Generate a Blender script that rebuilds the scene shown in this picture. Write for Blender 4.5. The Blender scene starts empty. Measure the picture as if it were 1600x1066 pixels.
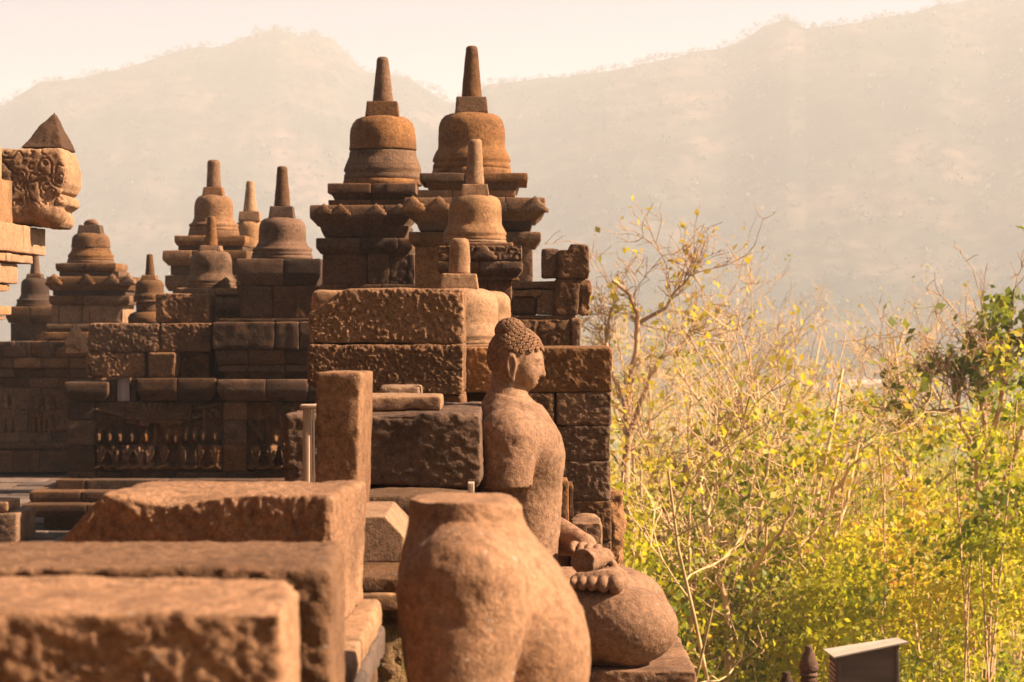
import bpy, math, random
import numpy as np
from mathutils import Vector, Matrix

# ------------------------------------------------------------------ camera
scene = bpy.context.scene
F, HZ, EYE = 3600.0, 490.0, 1.72          # focal length in photo pixels, horizon row, eye height (m)
cam_data = bpy.data.cameras.new('camera')
cam = bpy.data.objects.new('camera', cam_data)
scene.collection.objects.link(cam)
scene.camera = cam
cam.location = (0, 0, EYE)
cam.rotation_euler = (math.radians(90), 0, 0)
cam_data.sensor_width = 36.0
cam_data.lens = 36.0 * F / 1600.0
cam_data.shift_y = -(533 - HZ) / 1600.0
cam_data.clip_start = 0.1
cam_data.clip_end = 6000.0
cam_data.dof.use_dof = True
cam_data.dof.focus_distance = 8.6
cam_data.dof.aperture_fstop = 11.0

# ------------------------------------------------------------------ world, sun, exposure
SUN_EL, SUN_AZ = math.radians(37), math.radians(93)     # azimuth clockwise from +Y
world = bpy.data.worlds.new('World')
scene.world = world
world.use_nodes = True
wn, wl = world.node_tree.nodes, world.node_tree.links
sky = wn.new('ShaderNodeTexSky')
sky.sky_type = 'NISHITA'
sky.sun_disc = False
sky.sun_elevation = SUN_EL
sky.sun_rotation = SUN_AZ
sky.dust_density = 1.2
sky.air_density = 0.45
tint = wn.new('ShaderNodeMix'); tint.data_type = 'RGBA'; tint.blend_type = 'MULTIPLY'
tint.inputs[0].default_value = 1.0
tint.inputs[7].default_value = (0.82, 0.74, 0.68, 1)       # warm white balance of the photograph
wl.new(sky.outputs[0], tint.inputs[6])
wl.new(tint.outputs[2], wn['Background'].inputs[0])
wn['Background'].inputs[1].default_value = 0.05
sun_data = bpy.data.lights.new('sun', 'SUN')
sun_data.energy = 5.0
sun_data.angle = math.radians(0.6)
sun_data.color = (1.0, 0.785, 0.575)
sun = bpy.data.objects.new('sun', sun_data)
scene.collection.objects.link(sun)
_to = Vector((math.sin(SUN_AZ) * math.cos(SUN_EL), math.cos(SUN_AZ) * math.cos(SUN_EL), math.sin(SUN_EL)))
sun.rotation_euler = _to.to_track_quat('Z', 'Y').to_euler()
sun.location = (20, -5, 20)
vs = scene.view_settings
vs.view_transform = 'Standard'
vs.look = 'None'
vs.exposure = 1.95
vs.gamma = 1.0
vs.use_curve_mapping = False
cy = scene.cycles
cy.max_bounces = 5
cy.diffuse_bounces = 3
cy.glossy_bounces = 1
cy.transmission_bounces = 2
cy.volume_bounces = 0
cy.transparent_max_bounces = 4
cy.use_denoising = True
cy.sample_clamp_indirect = 4.0

RNG = np.random.default_rng(7)

# ------------------------------------------------------------------ noise
def _hash(ix, iy, iz, s):
    n = (ix * 374761393 + iy * 668265263 + iz * 2147483647 + s * 1274126177) & 0xffffffff
    n = ((n ^ (n >> 13)) * 1103515245) & 0xffffffff
    n = ((n ^ (n >> 16)) * 2246822519) & 0xffffffff
    return ((n >> 8) & 0xffff) / 32767.5 - 1.0

def vnoise(p, s=0):
    p = np.asarray(p, float)
    i = np.floor(p).astype(np.int64)
    f = p - i
    f = f * f * (3 - 2 * f)
    x, y, z = i[:, 0], i[:, 1], i[:, 2]
    r = 0
    for dx in (0, 1):
        wx = f[:, 0] if dx else 1 - f[:, 0]
        for dy in (0, 1):
            wy = f[:, 1] if dy else 1 - f[:, 1]
            for dz in (0, 1):
                wz = f[:, 2] if dz else 1 - f[:, 2]
                r = r + _hash(x + dx, y + dy, z + dz, s) * wx * wy * wz
    return r

def fbm(p, s=0, o=4, g=0.5, l=2.03):
    a, r, t = 1.0, 0, 0
    q = np.asarray(p, float)
    for k in range(o):
        r = r + a * vnoise(q, s + k * 17)
        t += a
        a *= g
        q = q * l + 5.3
    return r / t

def sstep(a, b, x):
    t = np.clip((x - a) / (b - a), 0, 1)
    return t * t * (3 - 2 * t)

# ------------------------------------------------------------------ objects
COL = scene.collection
ORG = {}

def tag(o, label=None, cat=None, group=None, kind=None):
    if label: o['label'] = label
    if cat: o['category'] = cat
    if group: o['group'] = group
    if kind: o['kind'] = kind
    return o

def thing(name, loc, label, cat, group=None):
    o = bpy.data.objects.new(name, None)
    o.empty_display_size = 0.1
    COL.objects.link(o)
    o.location = loc
    ORG[o.name] = Vector(loc)
    return tag(o, label, cat, group)

def mesh_obj(name, v, faces, mat, parent=None, smooth=True):
    v = np.asarray(v, float)
    lo, hi = v.min(0), v.max(0)
    org = np.array([(lo[0] + hi[0]) / 2, (lo[1] + hi[1]) / 2, lo[2]])
    me = bpy.data.meshes.new(name)
    w = (v - org).astype(np.float32)
    if isinstance(faces, np.ndarray):
        k = faces.shape[1]
        nf = len(faces)
        me.vertices.add(len(w)); me.vertices.foreach_set('co', w.ravel())
        me.loops.add(nf * k); me.loops.foreach_set('vertex_index', faces.astype(np.int32).ravel())
        me.polygons.add(nf)
        me.polygons.foreach_set('loop_start', np.arange(0, nf * k, k, dtype=np.int32))
        me.update(calc_edges=True)
        me.validate()
    else:
        me.from_pydata(w.tolist(), [], faces)
        me.update()
    if smooth:
        me.polygons.foreach_set('use_smooth', np.ones(len(me.polygons), bool))
    me.materials.append(mat)
    o = bpy.data.objects.new(name, me)
    COL.objects.link(o)
    ORG[o.name] = Vector(org)
    if parent is not None:
        o.parent = parent
        o.location = Vector(org) - ORG[parent.name]
    else:
        o.location = org
    return o

def P(px, py, Y):
    return np.array([(px - 800) / F * Y, Y, EYE - (py - HZ) / F * Y])
def PX(px, Y): return (px - 800) / F * Y
def PZ(py, Y): return EYE - (py - HZ) / F * Y

# ------------------------------------------------------------------ materials
def nd(nt, t, **kw):
    n = nt.nodes.new(t)
    for k, v in kw.items():
        setattr(n, k, v)
    return n

def stone_mat(name, dark, light, lichen=(0.42, 0.36, 0.30), lich=0.25, moss=0.0, bump=0.5, scale=1.0, vary=0.42, stain=0.6):
    m = bpy.data.materials.new(name); m.use_nodes = True
    nt = m.node_tree; L = nt.links
    b = nt.nodes['Principled BSDF']
    b.inputs['Roughness'].default_value = 0.88
    b.inputs['Specular IOR Level'].default_value = 0.25
    tc = nd(nt, 'ShaderNodeTexCoord'); oi = nd(nt, 'ShaderNodeObjectInfo')
    off = nd(nt, 'ShaderNodeVectorMath', operation='SCALE'); off.inputs[0].default_value = (37, 91, 53)
    L.new(oi.outputs['Random'], off.inputs['Scale'])
    co = nd(nt, 'ShaderNodeVectorMath', operation='ADD')
    L.new(tc.outputs['Object'], co.inputs[0]); L.new(off.outputs[0], co.inputs[1])
    def noise(sc, det, rough=0.6):
        n = nd(nt, 'ShaderNodeTexNoise'); n.inputs['Scale'].default_value = sc * scale
        n.inputs['Detail'].default_value = det; n.inputs['Roughness'].default_value = rough
        L.new(co.outputs[0], n.inputs['Vector']); return n.outputs['Fac']
    def ramp(src, a, c, lo=0.0, hi=1.0):
        r = nd(nt, 'ShaderNodeMapRange'); r.inputs[1].default_value = a; r.inputs[2].default_value = c
        r.inputs[3].default_value = lo; r.inputs[4].default_value = hi
        L.new(src, r.inputs[0]); return r.outputs[0]
    def mix(fac, A, B, mode='MIX'):
        x = nd(nt, 'ShaderNodeMix', data_type='RGBA', blend_type=mode)
        if isinstance(fac, float): x.inputs[0].default_value = fac
        else: L.new(fac, x.inputs[0])
        for i, c in ((6, A), (7, B)):
            if isinstance(c, tuple): x.inputs[i].default_value = c + (1,)
            else: L.new(c, x.inputs[i])
        return x.outputs[2]
    big = noise(3.0, 6, 0.7); mid = noise(48, 5, 0.7); fine = noise(170, 4, 0.75); spot = noise(55, 5, 0.6); st = noise(3.1, 9, 0.72)
    c = mix(ramp(big, 0.28, 0.66), dark, light)
    c = mix(ramp(mid, 0.44, 0.66, 0.0, 0.75), c, tuple(x * 0.5 for x in dark))
    c = mix(ramp(st, 0.53, 0.64, 0.0, stain), c, tuple(x * 0.35 for x in dark))
    c = mix(ramp(spot, 0.63, 0.70, 0.0, lich), c, lichen)
    if moss:
        c = mix(ramp(noise(9, 6), 0.52, 0.62, 0.0, moss), c, (0.10, 0.085, 0.02))
    v = nd(nt, 'ShaderNodeHueSaturation')
    val = ramp(oi.outputs['Random'], 0, 1, 1 - vary, 1 + vary)
    L.new(val, v.inputs['Value']); L.new(c, v.inputs['Color'])
    fr = nd(nt, 'ShaderNodeMath', operation='MULTIPLY'); fr.inputs[1].default_value = 7.31; L.new(oi.outputs['Random'], fr.inputs[0])
    fr2 = nd(nt, 'ShaderNodeMath', operation='FRACT'); L.new(fr.outputs[0], fr2.inputs[0])
    L.new(ramp(fr2.outputs[0], 0, 1, 1 - 0.3 * vary, 1.12), v.inputs['Saturation'])
    c = mix(ramp(fine, 0.32, 0.60, 0.6, 0.0), v.outputs[0], tuple(x * 0.3 for x in dark))
    L.new(c, b.inputs['Base Color'])
    pit = nd(nt, 'ShaderNodeTexVoronoi'); pit.inputs['Scale'].default_value = 85 * scale
    L.new(co.outputs[0], pit.inputs['Vector'])
    h = nd(nt, 'ShaderNodeMath', operation='MULTIPLY_ADD')
    L.new(mid, h.inputs[0]); h.inputs[1].default_value = 1.3
    h2 = nd(nt, 'ShaderNodeMath', operation='MULTIPLY_ADD')
    L.new(fine, h2.inputs[0]); h2.inputs[1].default_value = 0.5
    L.new(ramp(pit.outputs['Distance'], 0.0, 0.35, 0.0, 0.25), h2.inputs[2])
    L.new(h2.outputs[0], h.inputs[2])
    bp = nd(nt, 'ShaderNodeBump'); bp.inputs['Strength'].default_value = bump
    bp.inputs['Distance'].default_value = 0.010 / scale
    L.new(h.outputs[0], bp.inputs['Height']); L.new(bp.outputs[0], b.inputs['Normal'])
    return m

def plain_mat(name, col, rough=0.7, var=0.25, scale=20, metal=0.0, stretch=None):
    m = bpy.data.materials.new(name); m.use_nodes = True
    nt = m.node_tree; L = nt.links; b = nt.nodes['Principled BSDF']
    b.inputs['Roughness'].default_value = rough; b.inputs['Metallic'].default_value = metal
    tc = nd(nt, 'ShaderNodeTexCoord'); n = nd(nt, 'ShaderNodeTexNoise')
    n.inputs['Scale'].default_value = scale; n.inputs['Detail'].default_value = 6
    if stretch:
        mp = nd(nt, 'ShaderNodeMapping'); mp.inputs['Scale'].default_value = stretch
        L.new(tc.outputs['Object'], mp.inputs[0]); L.new(mp.outputs[0], n.inputs[0])
    else:
        L.new(tc.outputs['Object'], n.inputs[0])
    r = nd(nt, 'ShaderNodeMapRange'); r.inputs[1].default_value = 0.3; r.inputs[2].default_value = 0.7
    r.inputs[3].default_value = 1 - var; r.inputs[4].default_value = 1 + var
    L.new(n.outputs[0], r.inputs[0])
    h = nd(nt, 'ShaderNodeHueSaturation'); h.inputs['Color'].default_value = tuple(col) + (1,)
    L.new(r.outputs[0], h.inputs['Value']); L.new(h.outputs[0], b.inputs['Base Color'])
    bp = nd(nt, 'ShaderNodeBump'); bp.inputs['Strength'].default_value = 0.3; bp.inputs['Distance'].default_value = 0.004
    L.new(n.outputs[0], bp.inputs['Height']); L.new(bp.outputs[0], b.inputs['Normal'])
    return m

def leaf_mat(name, cols, trans=0.45):
    m = bpy.data.materials.new(name); m.use_nodes = True
    nt = m.node_tree; L = nt.links; b = nt.nodes['Principled BSDF']; out = nt.nodes['Material Output']
    g = nd(nt, 'ShaderNodeNewGeometry'); cr = nd(nt, 'ShaderNodeValToRGB')
    while len(cr.color_ramp.elements) < len(cols): cr.color_ramp.elements.new(0.5)
    for i, (p, c) in enumerate(cols):
        cr.color_ramp.elements[i].position = p; cr.color_ramp.elements[i].color = tuple(c) + (1,)
    nz = nd(nt, 'ShaderNodeTexNoise'); nz.inputs['Scale'].default_value = 0.55; nz.inputs['Detail'].default_value = 3
    L.new(g.outputs['Position'], nz.inputs['Vector'])
    m1 = nd(nt, 'ShaderNodeMapRange'); m1.inputs[1].default_value = 0.36; m1.inputs[2].default_value = 0.64; m1.inputs[4].default_value = 0.62
    L.new(nz.outputs['Fac'], m1.inputs[0])
    m2 = nd(nt, 'ShaderNodeMath', operation='MULTIPLY_ADD'); m2.inputs[1].default_value = 0.38
    L.new(g.outputs['Random Per Island'], m2.inputs[0]); L.new(m1.outputs[0], m2.inputs[2])
    L.new(m2.outputs[0], cr.inputs[0]); L.new(cr.outputs[0], b.inputs['Base Color'])
    b.inputs['Roughness'].default_value = 0.6
    t = nd(nt, 'ShaderNodeBsdfTranslucent'); mx = nd(nt, 'ShaderNodeMixShader'); mx.inputs[0].default_value = trans
    L.new(cr.outputs[0], t.inputs[0]); L.new(b.outputs[0], mx.inputs[1]); L.new(t.outputs[0], mx.inputs[2])
    L.new(mx.outputs[0], out.inputs[0])
    return m

STONE_F = stone_mat('andesite_worn', (0.160, 0.0714, 0.0301), (0.400, 0.2046, 0.0989), lich=0.35, stain=0.4)
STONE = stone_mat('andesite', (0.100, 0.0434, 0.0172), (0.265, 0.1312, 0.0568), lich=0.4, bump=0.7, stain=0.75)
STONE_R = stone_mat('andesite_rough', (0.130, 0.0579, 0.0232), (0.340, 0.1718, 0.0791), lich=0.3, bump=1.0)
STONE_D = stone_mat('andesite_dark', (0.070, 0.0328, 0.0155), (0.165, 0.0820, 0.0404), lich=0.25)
STONE_P = stone_mat('andesite_pale', (0.250, 0.1332, 0.0671), (0.420, 0.2412, 0.1333), lich=0.3, vary=0.15)
STONE_CUT = stone_mat('new_cut_stone', (0.46, 0.32, 0.22), (0.55, 0.40, 0.29), lich=0.1, bump=0.2, vary=0.1)
STATUE = stone_mat('statue_stone', (0.19, 0.099, 0.054), (0.32, 0.178, 0.104), stain=0.45, lich=0.5, bump=0.4, vary=0.05)
STATUE_N = stone_mat('worn_statue_stone', (0.22, 0.118, 0.066), (0.36, 0.205, 0.124), stain=0.4, lich=0.55, bump=0.4, vary=0.02)
MOSSY = stone_mat('mossy_rough_stone', (0.14, 0.085, 0.045), (0.30, 0.18, 0.09), lich=0.4, moss=0.7, bump=1.0)
PAVE = stone_mat('paving_stone', (0.10, 0.065, 0.047), (0.18, 0.12, 0.09), lich=0.2, bump=0.4)

# ------------------------------------------------------------------ rough stone block
def lines(h, r, sp, mx):
    n = int(np.clip(math.ceil(2 * (h - r) / sp), 1, mx))
    mid = np.linspace(-(h - r), h - r, n + 1)
    return np.concatenate([[-h, -h + r * 0.4], mid, [h - r * 0.4, h]])

def rock(name, parent, lo, hi, mat, seed=0, rough=0.006, rnd=0.02, sp=None, freq=9.0, yaw=0.0, deform=None,
         relief=None, pit=0.0, pitdir=None, mx=110, wear=1.0):
    lo, hi = np.array(lo, float), np.array(hi, float)
    lo, hi = np.minimum(lo, hi), np.maximum(lo, hi)
    c, h = (lo + hi) / 2, (hi - lo) / 2
    rnd = min(rnd, 0.42 * h.min())
    if sp is None: sp = max(lo[1], 1.5) / F * 5.0
    ax = [lines(h[k], rnd, sp, mx) for k in range(3)]
    nx, ny, nz = [len(a) for a in ax]
    vid, quads = {}, []
    idx, offs = [], 0
    for axis in range(3):
        a1, a2 = (axis + 1) % 3, (axis + 2) % 3
        n1, n2 = len(ax[a1]), len(ax[a2])
        g1, g2 = np.meshgrid(np.arange(n1), np.arange(n2), indexing='ij')
        for side in (0, len(ax[axis]) - 1):
            ii = np.zeros((n1, n2, 3), int)
            ii[..., axis] = side; ii[..., a1] = g1; ii[..., a2] = g2
            idx.append(ii.reshape(-1, 3))
            q = offs + (np.arange(n1 - 1)[:, None] * n2 + np.arange(n2 - 1)[None, :])
            f = np.stack([q, q + n2, q + n2 + 1, q + 1], -1).reshape(-1, 4)
            if side == 0: f = f[:, ::-1]
            quads.append(f); offs += n1 * n2
    idx = np.concatenate(idx); quads = np.concatenate(quads)
    key = (idx[:, 0] * ny + idx[:, 1]) * nz + idx[:, 2]
    uk, first, inv = np.unique(key, return_index=True, return_inverse=True)
    idx = idx[first]; quads = inv.ravel()[quads]
    q = np.stack([ax[k][idx[:, k]] for k in range(3)], 1)
    w = q + c
    # uneven worn edges: the rounding radius wanders
    rr = rnd * np.clip(1.0 + wear * 1.1 * fbm(w * 6 + seed, seed, 2), 0.35, 1.0)[:, None]
    inner = np.clip(q, -(h - rr), h - rr)
    d = q - inner
    ln = np.linalg.norm(d, axis=1, keepdims=True) + 1e-9
    n = d / ln
    p = inner + n * np.minimum(ln, rr)
    edge = ((np.abs(q) > (h - rnd * 1.01)).sum(1) >= 2)
    disp = rough * (fbm(w * freq + seed * 3.1, seed, 5, 0.55))
    if pit:
        s = w.copy() * min(125.0, 0.58 / sp)
        if pitdir is not None: s = s * np.array(pitdir)
        pn = fbm(s + seed, seed + 5, 3, 0.6)
        disp = disp + pit * 1.5 * pn * (0.3 + 0.7 * (n[:, 1] < -0.6))
    disp = disp - edge * rough * 1.2 * np.clip(fbm(w * 14 + 9, seed + 3, 2), 0, 1)
    p = p + n * disp[:, None] + c
    if relief is not None:
        fr = n[:, 1] < -0.7
        p[fr, 1] -= relief(p[fr])
    if deform is not None: p = deform(p)
    if yaw:
        cs, sn = math.cos(yaw), math.sin(yaw)
        x, y = p[:, 0] - c[0], p[:, 1] - c[1]
        p[:, 0] = c[0] + cs * x - sn * y; p[:, 1] = c[1] + sn * x + cs * y
    return mesh_obj(name, p, quads, mat, parent)

SEED = [100]
def sd():
    SEED[0] += 1
    return SEED[0]

def pblock(name, parent, x0, y0, x1, y1, Y, depth, mat, **kw):
    """block whose front face covers the photo rectangle at distance Y"""
    a, b = P(x0, y0, Y), P(x1, y1, Y)
    return rock(name, parent, (a[0], Y, b[2]), (b[0], Y + depth, a[2]), mat, seed=sd(), **kw)

# ------------------------------------------------------------------ moulded masonry courses
def prof_fn(kind, ov):
    if kind == 'cornice': return lambda t: -ov * (1 - sstep(0.0, 0.42, t)) - 0.12 * ov * sstep(0.9, 1.0, t)
    if kind == 'torus': return lambda t: ov * (np.sqrt(np.clip(1 - (2 * t - 1) ** 2, 0, 1)) - 1)
    if kind == 'cove': return lambda t: -ov * (1 - t) ** 1.6
    if kind == 'foot': return lambda t: -ov * sstep(0.45, 1.0, t)
    return None

def course(parent, name, x0, x1, yf, depth, z0, z1, mat, kind=None, ov=0.03, joints=(), nd_=2, relief=None, sp=None, rough=0.004, rnd=0.008, pit=0.0, gap=0.0022):
    cx, cyy, hx, hy = (x0 + x1) / 2, yf + depth / 2, (x1 - x0) / 2, depth / 2
    pf = prof_fn(kind, ov)
    def dfm(p):
        if pf is None: return p
        o = pf(np.clip((p[:, 2] - z0) / (z1 - z0), 0, 1))
        p[:, 0] = cx + (p[:, 0] - cx) * (hx + o) / hx
        p[:, 1] = cyy + (p[:, 1] - cyy) * (hy + o) / hy
        return p
    xs = [x0] + sorted(joints) + [x1]
    if sp is None: sp = yf / F * 5.0
    if pf is not None: sp = min(sp, (z1 - z0) / 6)
    ys = np.linspace(yf, yf + depth, nd_ + 1)
    out = []
    for i in range(len(xs) - 1):
        for j in range(nd_):
            jit = 0.004 * (random.random() - 0.5)
            out.append(rock(name, parent, (xs[i] + gap, ys[j] + (gap if j else jit), z0), (xs[i + 1] - gap, ys[j + 1] - gap, z1 - 0.001), mat,
                 seed=sd(), rough=rough, rnd=rnd, sp=sp if j == 0 else sp * 2, freq=12, deform=dfm, relief=relief if j == 0 else None, pit=pit, mx=60))
    return out

def pcourse(parent, name, px0, py0, px1, py1, Y, depth, mat, kind=None, ov=0.03, joints=(), **kw):
    return course(parent, name, PX(px0, Y), PX(px1, Y), Y, depth, PZ(py1, Y), PZ(py0, Y), mat, kind, ov, [PX(j, Y) for j in joints], **kw)

# ------------------------------------------------------------------ lathe
def lathe(name, parent, cx, cyy, prof, mat, seg=56, seed=0, rough=0.003, sub=3, square=False, tilt=(0, 0), bands=None):
    pr = [prof[0]]
    for a, b in zip(prof[:-1], prof[1:]):
        n = max(1, int(math.hypot(a[0] - b[0], a[1] - b[1]) / 0.015)) if sub else 1
        n = min(n, 8)
        for k in range(1, n + 1):
            t = k / n
            pr.append((a[0] + (b[0] - a[0]) * t, a[1] + (b[1] - a[1]) * t))
    pr = np.array(pr)
    th = np.linspace(0, 2 * math.pi, seg, endpoint=False)
    R, Z = pr[:, 0][:, None], pr[:, 1][:, None]
    v = np.stack([cx + R * np.cos(th), cyy + R * np.sin(th), Z + 0 * th], -1)
    flat = v.reshape(-1, 3)
    dn = rough * fbm(flat * 11 + seed, seed, 5, 0.6) * 2 - rough * 2.5 * np.clip(fbm(flat * 5 + 4, seed + 2, 3) - 0.35, 0, 1)
    rad = flat[:, :2] - np.array([cx, cyy]); l = np.linalg.norm(rad, axis=1, keepdims=True) + 1e-6
    flat[:, :2] += rad / l * dn[:, None] * np.minimum(1, l / 0.02)
    flat[:, 2] += dn * 0.5
    z0 = flat[:, 2].min()
    flat[:, 0] += tilt[0] * (flat[:, 2] - z0); flat[:, 1] += tilt[1] * (flat[:, 2] - z0)
    m = len(pr)
    f = []
    i, j = np.meshgrid(np.arange(m - 1), np.arange(seg), indexing='ij')
    a = i * seg + j; b = i * seg + (j + 1) % seg
    quads = np.stack([a, b, b + seg, a + seg], -1).reshape(-1, 4).tolist()
    quads.append(list(range(seg))[::-1]); quads.append([(m - 1) * seg + k for k in range(seg)])
    return mesh_obj(name, flat, quads, mat, parent)

def stupa(parent, cx, Y, ytop, ysp, yh, ybot, rtop, rbot, hw, rb, rf, ztier, mat, matb=None, joint=None, seed=None, pad=True, cap=True, tilt=(0, 0)):
    """bell, harmika and spire; all photo pixels at distance Y. yh = top of the bell, ysp = foot of the spire"""
    s = seed or sd(); k = Y / F; X = PX(cx, Y); z = lambda y: PZ(y, Y)
    matb = matb or mat
    zb, zt = z(ybot), z(yh); H = zt - zb
    R, Rf = rb * k, rf * k
    if pad:
        lathe('base_ring', parent, X, Y, [(Rf * 0.6, ztier), (Rf * 1.0, ztier), (Rf * 1.02, ztier + 0.01), (Rf * 1.0, zb + 0.006), (Rf * 0.9, zb + 0.012)], matb, seed=s)
    lower = [(Rf * 0.95, zb + 0.004), (Rf * 0.99, zb + 0.02 * H), (Rf * 0.99, zb + 0.09 * H), (Rf * 0.955, zb + 0.115 * H), (Rf * 1.0, zb + 0.15 * H), (Rf * 0.985, zb + 0.2 * H),
             (R * 1.12, zb + 0.245 * H), (R * 1.115, zb + 0.262 * H), (R * 1.085, zb + 0.275 * H), (R * 1.08, zb + 0.30 * H), (R * 1.05, zb + 0.315 * H), (R * 1.035, zb + 0.345 * H), (R * 1.012, zb + 0.36 * H), (R * 1.0, zb + 0.42 * H)]
    up = [(R * 1.0, zb + 0.55 * H), (R * 0.995, zb + 0.70 * H), (R * 0.965, zb + 0.80 * H), (R * 0.90, zb + 0.885 * H), (R * 0.78, zb + 0.95 * H), (R * 0.62, zb + 0.985 * H), (R * 0.45, zb + 1.0 * H), (R * 0.2, zb + 1.0 * H)]
    if joint:
        lathe('bell_skirt', parent, X, Y, lower + [(R * 0.985, zb + 0.46 * H), (R * 0.6, zb + 0.465 * H)], matb, seed=s + 1, tilt=tilt)
        lathe('bell', parent, X, Y, [(R * 0.6, zb + 0.47 * H), (R * 1.005, zb + 0.475 * H), (R * 1.012, zb + 0.49 * H)] + up, mat, seed=s + 2, rough=0.004, tilt=tilt)
    else:
        lathe('bell', parent, X, Y, lower + up, matb, seed=s + 1, rough=0.004, tilt=tilt)
    if cap and ysp is not None:
        zs = z(ysp); w = hw * k; d = tilt[0] * H, tilt[1] * H
        def tp(p):
            t = (p[:, 2] - zt) / max(zs - zt, 1e-3)
            p[:, 0] = X + (p[:, 0] - X) * (1 - 0.10 * t); p[:, 1] = Y + (p[:, 1] - Y) * (1 - 0.10 * t)
            return p
        rock('harmika', parent, (X - w, Y - w, zt - 0.012), (X + w, Y + w, zs), mat, seed=s + 3, rough=0.004, rnd=0.008, sp=k * 5, deform=tp, yaw=0.0)
    if cap and ytop is not None:
        zz = z(ytop); a, b = rtop * k, rbot * k
        lathe('spire', parent, X, Y, [(b * 0.6, zs - 0.003), (b, zs), (b * 1.0, zs + 0.01), ((a + b) / 2 * 1.0, (zs + zz) / 2), (a * 1.03, zz - a * 0.5), (a * 0.9, zz - a * 0.16), (a * 0.6, zz), (a * 0.2, zz)],
              mat, seg=32, seed=s + 4, rough=0.0028)

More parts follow.
